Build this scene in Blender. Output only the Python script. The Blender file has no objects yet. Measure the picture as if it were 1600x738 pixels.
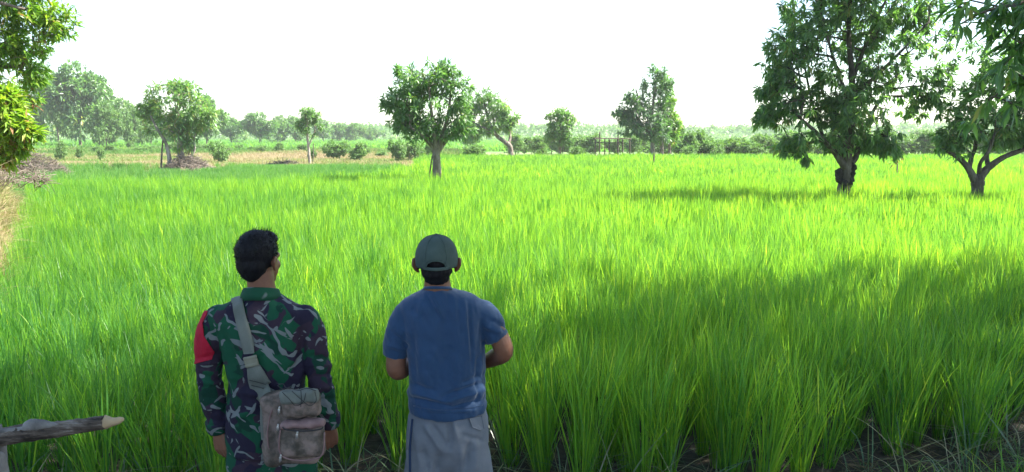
import bpy, math
import numpy as np
import bmesh
from mathutils import Vector, Matrix

# ------------------------------------------------------------------ camera, world, sun, exposure
S = bpy.context.scene
COL = S.collection
CAM_Z = 2.1
PITCH = math.radians(7.69)
FPX = 1155.0                                    # focal length in pixels of the 1600 px wide photograph
cam_d = bpy.data.cameras.new('camera')
cam_d.sensor_width = 36.0
cam_d.lens = FPX / 1600 * 36
cam_d.clip_start = 0.05
cam_d.clip_end = 5000
cam = bpy.data.objects.new('camera', cam_d)
cam.location = (0, 0, CAM_Z)
cam.rotation_euler = (math.pi / 2 - PITCH, 0, 0)
COL.objects.link(cam)
S.camera = cam

SUN_EL = math.radians(51)
SUN_AZ = math.radians(6)                        # from +X turned towards +Y
world = bpy.data.worlds.new('World')
S.world = world
world.use_nodes = True
wn = world.node_tree
wn.nodes.clear()
sky = wn.nodes.new('ShaderNodeTexSky')
sky.sky_type = 'NISHITA'
sky.sun_disc = False
sky.sun_elevation = SUN_EL
sky.sun_rotation = math.pi / 2 - SUN_AZ         # measured clockwise from +Y
sky.air_density = 1.0
sky.dust_density = 1.0
sky.ozone_density = 1.0
sky.altitude = 0
bg = wn.nodes.new('ShaderNodeBackground')
bg.inputs['Strength'].default_value = 0.09
wo = wn.nodes.new('ShaderNodeOutputWorld')
wn.links.new(sky.outputs[0], bg.inputs[0])
wn.links.new(bg.outputs[0], wo.inputs[0])

sun_d = bpy.data.lights.new('sun', 'SUN')
sun_d.energy = 5.0
sun_d.angle = math.radians(0.55)
sun_d.color = (1.0, 0.95, 0.86)
sun = bpy.data.objects.new('sun', sun_d)
sv = Vector((math.cos(SUN_EL) * math.cos(SUN_AZ), math.cos(SUN_EL) * math.sin(SUN_AZ), math.sin(SUN_EL)))
sun.rotation_euler = sv.to_track_quat('Z', 'Y').to_euler()
sun.location = sv * 50
COL.objects.link(sun)

S.view_settings.view_transform = 'Standard'
S.view_settings.look = 'None'
S.view_settings.gamma = 1
S.view_settings.use_curve_mapping = False
S.view_settings.exposure = 2.2
S.render.engine = 'CYCLES'
S.cycles.max_bounces = 8
S.cycles.diffuse_bounces = 3
S.cycles.glossy_bounces = 2
S.cycles.transmission_bounces = 4
S.cycles.volume_bounces = 1
S.cycles.use_denoising = True

# ------------------------------------------------------------------ helpers
def at(px, py, Y):
    """world point seen at photo pixel (px,py) on the plane y = Y"""
    u = (px - 800) / FPX
    v = (369 - py) / FPX
    dy = math.cos(PITCH) + v * math.sin(PITCH)
    dz = v * math.cos(PITCH) - math.sin(PITCH)
    t = Y / dy
    return Vector((u * t, Y, CAM_Z + dz * t))

def tag(o, label=None, cat=None, group=None, kind=None):
    if label: o['label'] = label
    if cat: o['category'] = cat
    if group: o['group'] = group
    if kind: o['kind'] = kind
    return o

def empty(name, loc=(0, 0, 0), label=None, cat=None, group=None, rz=0.0):
    o = bpy.data.objects.new(name, None)
    o.empty_display_size = 0.2
    o.location = loc
    o.rotation_euler = (0, 0, rz)
    COL.objects.link(o)
    return tag(o, label, cat, group)

def np_mesh(name, verts, faces, mat=None, smooth=False, attrs=None, mats=None, fmat=None):
    """faces: an (n,k) array or a list of such arrays"""
    me = bpy.data.meshes.new(name)
    V = np.asarray(verts, dtype=np.float32).reshape(-1, 3)
    if not isinstance(faces, (list, tuple)): faces = [faces]
    faces = [np.asarray(f, dtype=np.int32) for f in faces if len(f)]
    loops = np.concatenate([f.ravel() for f in faces]) if faces else np.zeros(0, np.int32)
    tot = np.concatenate([np.full(len(f), f.shape[1], np.int32) for f in faces]) if faces else np.zeros(0, np.int32)
    me.vertices.add(len(V)); me.vertices.foreach_set('co', V.ravel())
    if len(loops):
        me.loops.add(len(loops)); me.loops.foreach_set('vertex_index', loops)
        me.polygons.add(len(tot))
        st = np.concatenate([[0], np.cumsum(tot)[:-1]]).astype(np.int32)
        me.polygons.foreach_set('loop_start', st)
        me.polygons.foreach_set('loop_total', tot)
        me.polygons.foreach_set('use_smooth', np.full(len(tot), smooth))
        if fmat is not None: me.polygons.foreach_set('material_index', np.asarray(fmat, np.int32))
    for k, (ty, a) in (attrs or {}).items():
        at_ = me.attributes.new(k, ty, 'POINT')
        at_.data.foreach_set('vector' if ty == 'FLOAT_VECTOR' else 'value', np.ascontiguousarray(a).ravel())
    for m in (mats or ([mat] if mat else [])): me.materials.append(m)
    me.update(calc_edges=True)
    return me

def link(name, me, parent=None, loc=None):
    o = bpy.data.objects.new(name, me)
    COL.objects.link(o)
    if parent is not None: o.parent = parent
    if loc is not None: o.location = loc
    return o

def vnoise(x, y, seed=0):
    """smooth 2-D value noise in 0..1"""
    x = np.asarray(x, float); y = np.asarray(y, float)
    xi = np.floor(x).astype(np.int64); yi = np.floor(y).astype(np.int64)
    fx = x - xi; fy = y - yi
    fx = fx * fx * (3 - 2 * fx); fy = fy * fy * (3 - 2 * fy)
    def h(a, b):
        n = (a * 374761393 + b * 668265263 + seed * 1442695041) & 0x7fffffff
        n = ((n ^ (n >> 13)) * 1274126177) & 0x7fffffff
        n = (n ^ (n >> 16)) & 0xffff
        return n / 65535.0
    return (h(xi, yi) * (1 - fx) + h(xi + 1, yi) * fx) * (1 - fy) + (h(xi, yi + 1) * (1 - fx) + h(xi + 1, yi + 1) * fx) * fy

# ------------------------------------------------------------------ materials
def new_mat(name):
    m = bpy.data.materials.new(name)
    m.use_nodes = True
    m.node_tree.nodes.clear()
    return m, m.node_tree.nodes, m.node_tree.links

def ramp(N, stops):
    r = N.new('ShaderNodeValToRGB')
    e = r.color_ramp.elements
    e[0].position, e[0].color = stops[0][0], (*stops[0][1], 1)
    e[1].position, e[1].color = stops[-1][0], (*stops[-1][1], 1)
    for p, c in stops[1:-1]:
        k = e.new(p); k.color = (*c, 1)
    return r

def mat_leaf(name, stops, transl=0.45, rough=0.42, spec=0.5, attr='tint', inst=False, tcol=(1.15, 1.3, 0.5)):
    """leaf: diffuse + gloss on top, light comes through from behind"""
    m, N, L = new_mat(name)
    a = N.new('ShaderNodeAttribute'); a.attribute_name = attr
    fac = a.outputs['Fac']
    if inst:
        b = N.new('ShaderNodeAttribute'); b.attribute_name = 'itint'; b.attribute_type = 'INSTANCER'
        mth = N.new('ShaderNodeMath'); mth.operation = 'ADD'
        L.new(a.outputs['Fac'], mth.inputs[0]); L.new(b.outputs['Fac'], mth.inputs[1])
        fac = mth.outputs[0]
    r = ramp(N, stops); L.new(fac, r.inputs[0])
    p = N.new('ShaderNodeBsdfPrincipled')
    L.new(r.outputs[0], p.inputs['Base Color'])
    p.inputs['Roughness'].default_value = rough
    p.inputs['Specular IOR Level'].default_value = spec
    t = N.new('ShaderNodeBsdfTranslucent')
    mx = N.new('ShaderNodeVectorMath'); mx.operation = 'MULTIPLY'
    mx.inputs[1].default_value = tcol
    L.new(r.outputs[0], mx.inputs[0]); L.new(mx.outputs[0], t.inputs['Color'])
    ms = N.new('ShaderNodeMixShader'); ms.inputs[0].default_value = transl
    L.new(p.outputs[0], ms.inputs[1]); L.new(t.outputs[0], ms.inputs[2])
    o = N.new('ShaderNodeOutputMaterial'); L.new(ms.outputs[0], o.inputs[0])
    return m

def mat_noise(name, stops, scale=5.0, detail=6.0, rough=0.9, bump=0.3, bscale=None, stretch=(1, 1, 1), coord='Object', spec=0.3, bdist=0.02):
    m, N, L = new_mat(name)
    tc = N.new('ShaderNodeTexCoord')
    mp = N.new('ShaderNodeMapping'); mp.inputs['Scale'].default_value = stretch
    L.new(tc.outputs[coord], mp.inputs[0])
    n = N.new('ShaderNodeTexNoise'); n.inputs['Scale'].default_value = scale; n.inputs['Detail'].default_value = detail
    n.inputs['Roughness'].default_value = 0.62
    L.new(mp.outputs[0], n.inputs['Vector'])
    r = ramp(N, stops); L.new(n.outputs[0], r.inputs[0])
    p = N.new('ShaderNodeBsdfPrincipled'); L.new(r.outputs[0], p.inputs['Base Color'])
    p.inputs['Roughness'].default_value = rough
    p.inputs['Specular IOR Level'].default_value = spec
    if bump:
        n2 = N.new('ShaderNodeTexNoise'); n2.inputs['Scale'].default_value = bscale or scale * 3; n2.inputs['Detail'].default_value = 5
        L.new(mp.outputs[0], n2.inputs['Vector'])
        b = N.new('ShaderNodeBump'); b.inputs['Strength'].default_value = bump; b.inputs['Distance'].default_value = bdist
        L.new(n2.outputs[0], b.inputs['Height']); L.new(b.outputs[0], p.inputs['Normal'])
    o = N.new('ShaderNodeOutputMaterial'); L.new(p.outputs[0], o.inputs[0])
    return m

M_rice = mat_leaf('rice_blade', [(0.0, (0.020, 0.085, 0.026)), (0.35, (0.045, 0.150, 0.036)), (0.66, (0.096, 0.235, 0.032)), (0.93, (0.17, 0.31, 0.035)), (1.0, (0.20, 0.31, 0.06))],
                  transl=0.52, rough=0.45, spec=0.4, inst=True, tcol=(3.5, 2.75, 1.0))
M_young = mat_leaf('young_rice_blade', [(0.0, (0.03, 0.11, 0.03)), (0.5, (0.07, 0.20, 0.045)), (1.0, (0.14, 0.27, 0.05))], transl=0.5, rough=0.5, spec=0.35, inst=True, tcol=(1.3, 1.5, 0.6))
M_dry = mat_leaf('dry_grass_blade', [(0.0, (0.07, 0.17, 0.03)), (0.3, (0.14, 0.22, 0.05)), (0.55, (0.24, 0.22, 0.105)), (1.0, (0.32, 0.25, 0.16))],
                 transl=0.35, rough=0.7, spec=0.2, inst=True, tcol=(1.2, 1.2, 0.8))
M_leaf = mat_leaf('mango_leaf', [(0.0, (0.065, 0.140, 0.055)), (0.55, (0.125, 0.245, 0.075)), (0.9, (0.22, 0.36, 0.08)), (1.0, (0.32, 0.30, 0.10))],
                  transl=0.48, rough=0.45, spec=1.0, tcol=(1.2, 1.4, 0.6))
M_leaf_lit = mat_leaf('sunlit_young_leaf', [(0.0, (0.07, 0.17, 0.03)), (0.5, (0.13, 0.28, 0.035)), (0.9, (0.27, 0.37, 0.04)), (1.0, (0.38, 0.18, 0.11))],
                      transl=0.5, rough=0.4, spec=0.5)  # sunlight put into a brighter leaf colour; last stop is reddish young leaf
M_leaf_pale = mat_leaf('scrub_leaf', [(0.0, (0.09, 0.18, 0.06)), (0.6, (0.15, 0.27, 0.08)), (1.0, (0.25, 0.35, 0.12))], transl=0.35, rough=0.5, spec=0.4)
M_bark = mat_noise('bark', [(0.3, (0.06, 0.045, 0.035)), (0.5, (0.15, 0.12, 0.095)), (0.72, (0.30, 0.27, 0.23))], scale=7, bump=0.9, bscale=22, stretch=(1, 1, 0.35), bdist=0.03)
M_bark_dark = mat_noise('dark_bark', [(0.3, (0.03, 0.024, 0.02)), (0.5, (0.075, 0.06, 0.05)), (0.72, (0.16, 0.14, 0.12))], scale=7, bump=0.9, bscale=22, stretch=(1, 1, 0.35), bdist=0.03)
M_bark_pale = mat_noise('pale_bark', [(0.3, (0.13, 0.10, 0.08)), (0.5, (0.27, 0.23, 0.19)), (0.72, (0.42, 0.38, 0.33))], scale=6, bump=0.9, bscale=20, stretch=(1, 1, 0.35), bdist=0.03)

# ------------------------------------------------------------------ ground
def ground_material():
    m, N, L = new_mat('ground_soil')
    tc = N.new('ShaderNodeTexCoord')
    sep = N.new('ShaderNodeSeparateXYZ'); L.new(tc.outputs['Object'], sep.inputs[0])
    n1 = N.new('ShaderNodeTexNoise'); n1.inputs['Scale'].default_value = 6; n1.inputs['Detail'].default_value = 8
    n1.inputs['Roughness'].default_value = 0.7
    L.new(tc.outputs['Object'], n1.inputs['Vector'])
    soil = ramp(N, [(0.3, (0.012, 0.010, 0.008)), (0.5, (0.035, 0.028, 0.02)), (0.62, (0.07, 0.056, 0.036)), (0.75, (0.13, 0.11, 0.07))])
    L.new(n1.outputs[0], soil.inputs[0])
    n2 = N.new('ShaderNodeTexNoise'); n2.inputs['Scale'].default_value = 0.12; n2.inputs['Detail'].default_value = 6
    L.new(tc.outputs['Object'], n2.inputs['Vector'])
    fal = ramp(N, [(0.3, (0.10, 0.14, 0.04)), (0.5, (0.19, 0.18, 0.085)), (0.7, (0.26, 0.19, 0.12))])
    L.new(n2.outputs[0], fal.inputs[0])
    gr = ramp(N, [(0.3, (0.07, 0.15, 0.03)), (0.7, (0.13, 0.22, 0.05))])
    L.new(n2.outputs[0], gr.inputs[0])
    def step(a, b):
        mr = N.new('ShaderNodeMapRange'); mr.inputs[1].default_value = a; mr.inputs[2].default_value = b
        L.new(sep.outputs['Y'], mr.inputs[0]); return mr
    a = step(38, 44); b = step(84, 96)
    m1 = N.new('ShaderNodeMix'); m1.data_type = 'RGBA'; L.new(a.outputs[0], m1.inputs[0]); L.new(soil.outputs[0], m1.inputs[6]); L.new(fal.outputs[0], m1.inputs[7])
    m2 = N.new('ShaderNodeMix'); m2.data_type = 'RGBA'; L.new(b.outputs[0], m2.inputs[0]); L.new(m1.outputs[2], m2.inputs[6]); L.new(gr.outputs[0], m2.inputs[7])
    p = N.new('ShaderNodeBsdfPrincipled'); p.inputs['Roughness'].default_value = 0.9
    L.new(m2.outputs[2], p.inputs['Base Color'])
    bp = N.new('ShaderNodeBump'); bp.inputs['Strength'].default_value = 0.8; bp.inputs['Distance'].default_value = 0.05
    L.new(n1.outputs[0], bp.inputs['Height']); L.new(bp.outputs[0], p.inputs['Normal'])
    o = N.new('ShaderNodeOutputMaterial'); L.new(p.outputs[0], o.inputs[0])
    return m

def ground_z(x, y):
    x = np.asarray(x, float); y = np.asarray(y, float)
    near = np.clip((14 - y) / 6, 0, 1)
    z = (vnoise(x * 2.2, y * 2.2, 3) - 0.5) * 0.09 * near + (vnoise(x * 7, y * 7, 4) - 0.5) * 0.035 * near
    return z

def axis(vals):
    return np.concatenate([np.arange(a, b, s) for a, b, s in vals])
gx = axis([(-3000, -300, 300), (-300, -30, 15), (-30, -9, 1.5), (-9, 9, 0.12), (9, 30, 1.5), (30, 300, 15), (300, 3001, 300)])
gy = axis([(-300, -20, 40), (-20, 0, 2), (0, 9, 0.12), (9, 15, 0.6), (15, 60, 3), (60, 300, 15), (300, 4001, 300)])
GX, GY = np.meshgrid(gx, gy)
GZ = ground_z(GX, GY)
nx, ny = len(gx), len(gy)
idx = np.arange(nx * ny).reshape(ny, nx)
F = np.stack([idx[:-1, :-1], idx[:-1, 1:], idx[1:, 1:], idx[1:, :-1]], -1).reshape(-1, 4)
ground = link('ground', np_mesh('ground', np.stack([GX, GY, GZ], -1), F, ground_material(), smooth=True))
tag(ground, 'dark damp soil with straw at the foot of the rice', 'ground', kind='structure')

# ------------------------------------------------------------------ tufts and instanced fields
def tuft(rng, n, segs, h, spread, width, base_r, droop, hvar=0.25, tint0=0.5, tvar=0.25, dead=0.04, upper=0.0):
    """blades of one clump -> verts, quads, tint"""
    az = rng.uniform(0, 2 * math.pi, n)
    r0 = base_r * np.sqrt(rng.uniform(0, 1, n))
    a0 = rng.uniform(0, 2 * math.pi, n)
    bx = r0 * np.cos(a0); by = r0 * np.sin(a0)
    az = np.where(rng.random(n) < 0.65, a0 + rng.normal(0, 0.6, n), az)
    hh = h * (1 - hvar * rng.random(n) ** 1.3)
    lean = spread * np.abs(rng.normal(0.5, 0.35, n))
    dr = droop * rng.random(n) ** 2
    faceang = az + math.pi / 2 + rng.normal(0, 0.7, n)
    t = np.linspace(0, 1, segs + 1)[None, :]
    # leaves that spring from the upper part of the stems
    up = rng.random(n) < upper
    z0 = np.where(up, h * rng.uniform(.35, .68, n), 0)
    bx = bx + np.where(up, np.cos(a0) * z0 * .16, 0); by = by + np.where(up, np.sin(a0) * z0 * .16, 0)
    hh = np.where(up, h * rng.uniform(.22, .40, n), hh)
    lean = np.where(up, lean * 1.1 + .08, lean)
    out = (lean[:, None] * t + dr[:, None] * t ** 3) * hh[:, None]
    z = z0[:, None] + hh[:, None] * (t - 0.45 * (dr[:, None]) * t ** 3 - 0.2 * lean[:, None] * t ** 2)
    cx = bx[:, None] + np.cos(az)[:, None] * out
    cy = by[:, None] + np.sin(az)[:, None] * out
    w = width * (0.65 + 0.7 * rng.random(n))[:, None] * np.minimum(1, 0.55 + 1.6 * t) * np.clip(1 - t, 0, 1) ** 0.55
    w = np.maximum(w, width * 0.06)
    wx = np.cos(faceang)[:, None] * w / 2; wy = np.sin(faceang)[:, None] * w / 2
    Lp = np.stack([cx - wx, cy - wy, z], -1); Rp = np.stack([cx + wx, cy + wy, z], -1)
    V = np.stack([Lp, Rp], 2).reshape(-1, 3)
    k = (np.arange(n)[:, None] * (segs + 1) * 2 + np.arange(segs)[None, :] * 2)[..., None]
    Q = (k + np.array([0, 1, 3, 2])[None, None, :]).reshape(-1, 4)
    ti = tint0 + rng.normal(0, tvar, n)
    ti = np.where(rng.random(n) < dead, 1.0, ti)
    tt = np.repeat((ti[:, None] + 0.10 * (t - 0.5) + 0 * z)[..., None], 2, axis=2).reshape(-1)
    return V, Q, tt

def instanced_field(name, variants, pts, pick, rot, scl, itint, mat):
    """one object: its mesh holds the clump shapes and the planting points, geometry nodes set a clump on every point"""
    Vs, Fs, T, K = [], [], [], []
    off = 0
    for i, (V, Q, tt) in enumerate(variants):
        Vs.append(V); Fs.append(Q + off); T.append(tt); K.append(np.full(len(V), i)); off += len(V)
    n = len(pts)
    Vs.append(pts); T.append(np.zeros(n)); K.append(np.full(n, -1))
    P = np.full(off + n, -1); P[off:] = pick
    R = np.zeros((off + n, 3)); R[off:] = rot
    Sc = np.ones((off + n, 3)); Sc[off:] = scl
    IT = np.zeros(off + n); IT[off:] = itint
    me = np_mesh(name, np.concatenate(Vs), [np.concatenate(Fs)], mat, attrs={
        'tint': ('FLOAT', np.concatenate(T).astype(np.float32)), 'kindid': ('INT', np.concatenate(K).astype(np.int32)),
        'pick': ('INT', P.astype(np.int32)), 'prot': ('FLOAT_VECTOR', R.astype(np.float32)),
        'pscl': ('FLOAT_VECTOR', Sc.astype(np.float32)), 'itint': ('FLOAT', IT.astype(np.float32))})
    ob = link(name, me)
    ng = bpy.data.node_groups.new(name, 'GeometryNodeTree')
    ng.interface.new_socket('Geometry', in_out='INPUT', socket_type='NodeSocketGeometry')
    ng.interface.new_socket('Geometry', in_out='OUTPUT', socket_type='NodeSocketGeometry')
    N, L = ng.nodes, ng.links
    gi = N.new('NodeGroupInput'); go = N.new('NodeGroupOutput')
    def named(nm, ty):
        a = N.new('GeometryNodeInputNamedAttribute'); a.data_type = ty; a.inputs['Name'].default_value = nm
        return a.outputs['Attribute']
    kid, pk = named('kindid', 'INT'), named('pick', 'INT')
    ro, sc = named('prot', 'FLOAT_VECTOR'), named('pscl', 'FLOAT_VECTOR')
    join = N.new('GeometryNodeJoinGeometry')
    def sel(src, k):
        c = N.new('FunctionNodeCompare'); c.data_type = 'INT'; c.operation = 'EQUAL'
        ins = [s for s in c.inputs if s.enabled and s.type == 'INT']
        L.new(src, ins[0]); ins[1].default_value = k
        s = N.new('GeometryNodeSeparateGeometry'); s.domain = 'POINT'
        L.new(gi.outputs[0], s.inputs['Geometry']); L.new(c.outputs[0], s.inputs['Selection'])
        return s.outputs['Selection']
    for k in range(len(variants)):
        g = sel(kid, k); p = sel(pk, k)
        ip = N.new('GeometryNodeInstanceOnPoints')
        L.new(p, ip.inputs['Points']); L.new(g, ip.inputs['Instance'])
        L.new(ro, ip.inputs['Rotation']); L.new(sc, ip.inputs['Scale'])
        L.new(ip.outputs[0], join.inputs[0])
    L.new(join.outputs[0], go.inputs[0])
    md = ob.modifiers.new('planting', 'NODES'); md.node_group = ng
    return ob

def jgrid(rng, x0, x1, y0, y1, s, jit=0.33):
    xs = np.arange(x0, x1, s); ys = np.arange(y0, y1, s)
    X, Y = np.meshgrid(xs, ys)
    X = X + rng.uniform(-jit, jit, X.shape) * s; Y = Y + rng.uniform(-jit, jit, Y.shape) * s
    return X.ravel(), Y.ravel()

def field_edge(x):
    """front edge (y) of the rice for a given x"""
    x = np.asarray(x, float)
    e = np.interp(x, [-6, -4, -2.4, -1, 0, 1.3, 2.75, 4.3, 6, 8, 12], [3.3, 3.55, 3.85, 4.15, 4.15, 4.0, 4.45, 5.6, 7.1, 8.9, 12.5])
    return e + (vnoise(x * 1.7, x * 0 + 5, 9) - 0.5) * 0.4

def left_edge(y):
    return np.where(y < 8, -5.55 - (8 - y) * 0.45, -5.55 - 0.63 * (y - 8))

rng = np.random.default_rng(5)
# regions of the big field
def in_main(X, Y):
    back = 56 + 3 * vnoise(X * 0.1, X * 0, 2)
    far_left = (Y > 24.5 + 1.2 * vnoise(X * .3, X * 0, 7) + 1.5 * np.clip(X + 9, 0, 5)) & (X < -3.0 - 0.13 * (Y - 24) + 2.5 * (vnoise(Y * .5, X * .6, 17) - .5))      # the mixed plots at the far left begin here
    return (Y > field_edge(X)) & (Y < back) & (X > left_edge(Y)) & ~far_left
X1, Y1 = jgrid(rng, -9, 10.5, 3.0, 12, 0.25)
k = in_main(X1, Y1) & (np.abs(X1) < 0.78 * Y1 + 2.2); X1, Y1 = X1[k], Y1[k]
X2, Y2 = jgrid(rng, -24, 24, 12, 26, 0.27)
k = in_main(X2, Y2) & (np.abs(X2) < 0.78 * Y2 + 1.5); X2, Y2 = X2[k], Y2[k]
X3, Y3 = jgrid(rng, -50, 50, 26, 60, 0.34)
k = in_main(X3, Y3) & (np.abs(X3) < 0.76 * Y3 + 1); X3, Y3 = X3[k], Y3[k]
near_v = [tuft(rng, 125, 5, 0.84, 0.27, 0.0074, 0.045, 0.16, hvar=.62, tint0=.46, tvar=.15, dead=0.003, upper=.5) for _ in range(6)]  # lower tint than farther clumps: shade on the near rice put into colour
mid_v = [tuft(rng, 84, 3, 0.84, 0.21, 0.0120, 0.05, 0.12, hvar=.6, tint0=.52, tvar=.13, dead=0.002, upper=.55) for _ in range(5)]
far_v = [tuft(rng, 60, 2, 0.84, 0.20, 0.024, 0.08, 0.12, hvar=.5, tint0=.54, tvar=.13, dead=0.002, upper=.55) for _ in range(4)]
pts, pick, tin, hs = [], [], [], []
for (X, Y, lo, n) in ((X1, Y1, 0, 6), (X2, Y2, 6, 5), (X3, Y3, 11, 4)):
    pts.append(np.stack([X, Y, ground_z(X, Y)], -1)); pick.append(rng.integers(lo, lo + n, len(X)))
    big = vnoise(X * 0.22, Y * 0.22, 21); small = vnoise(X * 0.9, Y * 0.9, 22)
    farb = np.clip((Y - 27) / 20, 0, 1)
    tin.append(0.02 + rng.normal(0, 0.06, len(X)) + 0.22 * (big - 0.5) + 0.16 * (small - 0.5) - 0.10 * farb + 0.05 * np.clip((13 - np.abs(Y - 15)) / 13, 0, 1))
    hs.append(0.80 + 0.18 * small + 0.12 * big + rng.normal(0, 0.10, len(X)))
pts = np.concatenate(pts); pick = np.concatenate(pick); tin = np.concatenate(tin); hs = np.concatenate(hs)
n = len(pts)
rot = np.stack([rng.normal(0, 0.06, n), rng.normal(0, 0.06, n), rng.uniform(0, 6.28, n)], -1)
scl = np.stack([np.ones(n), np.ones(n), hs], -1)
edge_d = pts[:, 1] - field_edge(pts[:, 0])
scl[edge_d < 0.35, :2] *= 1.25
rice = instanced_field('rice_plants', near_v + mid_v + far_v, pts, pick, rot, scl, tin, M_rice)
tag(rice, 'bright green young rice filling the whole field', 'rice', kind='stuff')
print('rice clumps', n)

# younger, thinner rice in the wet plots at the far left
X, Y = jgrid(rng, -50, -2, 24, 47, 0.34, 0.4)
k = (~in_main(X, Y)) & (X < -4 - 0.13 * (Y - 24)) & (X > -0.74 * Y - 2)
dens = np.where(Y > 30 + 3 * vnoise(X * .2, X * 0, 3), 0.9, 0.45) * np.where(Y > 44.5 + 2 * vnoise(X * .2, X * 0, 13), 0.1, 1)
dens *= np.where(((X < -0.42 * Y) & (Y > 30)), 0.5, 1)
dens *= np.where(np.hypot(X + 19.6, Y - 43) < 3.2, 0.0, 1)
k &= rng.random(len(X)) < dens
X, Y = X[k], Y[k]; n = len(X)
young_v = [tuft(rng, 30, 3, 0.55, 0.4, 0.02, 0.12, 0.4, dead=0.02) for _ in range(4)]
yr = instanced_field('young_rice_plants', young_v, np.stack([X, Y, 0 * X], -1), rng.integers(0, 4, n),
                     np.stack([0 * X, 0 * X, rng.uniform(0, 6.28, n)], -1), np.stack([np.ones(n), np.ones(n), 0.8 + 0.5 * vnoise(X * .4, Y * .4, 5)], -1),
                     0.1 + 0.3 * (vnoise(X * .25, Y * .25, 8) - .5), M_young)
tag(yr, 'thin blue green young rice in the wet plot at the far left', 'rice', kind='stuff')

# water standing in the wet plot
m, N_, L_ = new_mat('paddy_water')
p = N_.new('ShaderNodeBsdfPrincipled'); p.inputs['Base Color'].default_value = (0.05, 0.055, 0.035, 1); p.inputs['Roughness'].default_value = 0.08
nt = N_.new('ShaderNodeTexNoise'); nt.inputs['Scale'].default_value = 3; bp = N_.new('ShaderNodeBump'); bp.inputs['Strength'].default_value = 0.1
L_.new(nt.outputs[0], bp.inputs['Height']); L_.new(bp.outputs[0], p.inputs['Normal'])
o = N_.new('ShaderNodeOutputMaterial'); L_.new(p.outputs[0], o.inputs[0])
def sheet(name, poly, z, mat):
    V = np.array([(x, y, z) for x, y in poly])
    return link(name, np_mesh(name, V, np.array([list(range(len(poly)))]), mat))
w = sheet('water', [(-31, 27), (-14, 27.2), (-13, 30), (-14.5, 38), (-16, 44), (-30, 45), (-36, 40), (-33, 33)], 0.012, m)
tag(w, 'shallow water standing between the young rice', 'water', kind='structure')

# dry grass and weeds on the fallow plot, green grass beyond
X, Y = jgrid(rng, -90, 10, 44, 120, 0.75, 0.5)
k = (X < -2 - 0.1 * (Y - 44)) & (X > -0.78 * Y - 2) & (Y > 44.5 + 3 * vnoise(X * .15, X * 0, 31))
X, Y = X[k], Y[k]; n = len(X)
dry = vnoise(X * 0.09, Y * 0.13, 41) * 0.7 + 0.3 * vnoise(X * 0.4, Y * 0.4, 42)
green = np.clip((Y - 72 - 8 * vnoise(X * .1, X * 0, 5)) / 14, 0, 1)
it = (dry - 0.5) * 1.5 + 0.05 - 0.5 * green
k = rng.random(n) < 0.85
X, Y, it, green = X[k], Y[k], it[k], green[k]; n = len(X)
dg_v = [tuft(rng, 36, 3, 0.42, 0.9, 0.04, 0.3, 0.6, hvar=.6, tvar=.15, dead=.1) for _ in range(4)]
dg = instanced_field('dry_grass', dg_v, np.stack([X, Y, 0 * X], -1), rng.integers(0, 4, n),
                     np.stack([0 * X, 0 * X, rng.uniform(0, 6.28, n)], -1),
                     np.stack([1.3 + green, 1.3 + green, 0.35 + 0.8 * vnoise(X * .5, Y * .5, 6) + 1.0 * green], -1), it, M_dry)
tag(dg, 'dry straw coloured grass and weeds on the fallow plot', 'grass', kind='stuff')

# green grass running out to the far trees
X, Y = jgrid(rng, -230, 200, 100, 300, 2.4, 0.5)
k = (np.abs(X) < 0.75 * Y) & ~((X > -0.02 * Y) & (Y < 100)); X, Y = X[k], Y[k]; n = len(X)
fg_v = [tuft(rng, 60, 2, 1.0, 1.0, 0.14, 1.2, 0.4, hvar=.6, tvar=.12, dead=0) for _ in range(3)]
fg = instanced_field('far_grass', fg_v, np.stack([X, Y, 0 * X], -1), rng.integers(0, 3, n),
                     np.stack([0 * X, 0 * X, rng.uniform(0, 6.28, n)], -1), np.stack([np.ones(n) * 1.2, np.ones(n) * 1.2, 0.8 + 0.5 * rng.random(n)], -1),
                     np.full(n, -0.1), M_rice)
tag(fg, 'green grassland running out to the far trees', 'grass', kind='stuff')
# ------------------------------------------------------------------ trees
def leaves_mesh(rng, C, D, n, length, width, droop, tmean=0.4, tvar=0.22, top_bias=0.0):
    """rosettes of folded pointed leaves at the points C, heading along D"""
    m = len(C)
    Cn = np.repeat(C, n, 0); Dn = np.repeat(D, n, 0)
    q = rng.normal(0, 1, (m * n, 3)); q /= np.linalg.norm(q, axis=1, keepdims=True)
    d = q * 0.95 + Dn * 0.55; d[:, 2] -= droop * (0.4 + 0.9 * rng.random(m * n))
    d /= np.linalg.norm(d, axis=1, keepdims=True)
    up = np.zeros_like(d); up[:, 2] = 1; up += rng.normal(0, 0.35, d.shape)
    s = np.cross(d, up); s /= np.linalg.norm(s, axis=1, keepdims=True) + 1e-9
    nn = np.cross(s, d)
    Ln = (length * (0.6 + 0.6 * rng.random(m * n)))[:, None]
    Wn = (width * (0.7 + 0.5 * rng.random(m * n)))[:, None]
    b = Cn + rng.normal(0, 0.12, (m * n, 3)) * length + d * Ln * 0.12
    mid = b + d * Ln * 0.45 - nn * Wn * 0.16
    tip = b + d * Ln - nn * Ln * 0.16
    V = np.stack([b, b + d * Ln * 0.42 + s * Wn / 2 + nn * Wn * .1, tip, b + d * Ln * 0.42 - s * Wn / 2 + nn * Wn * .1, mid], 1).reshape(-1, 3)
    k = (np.arange(m * n) * 5)[:, None]
    F = np.concatenate([k + [0, 4, 1], k + [4, 2, 1], k + [0, 3, 4], k + [3, 2, 4]], 0)
    base = tmean + rng.normal(0, tvar * 0.7, m)
    t = np.repeat(base, n) + rng.normal(0, tvar * 0.6, m * n)
    return V, F, np.repeat(t, 5)

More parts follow.
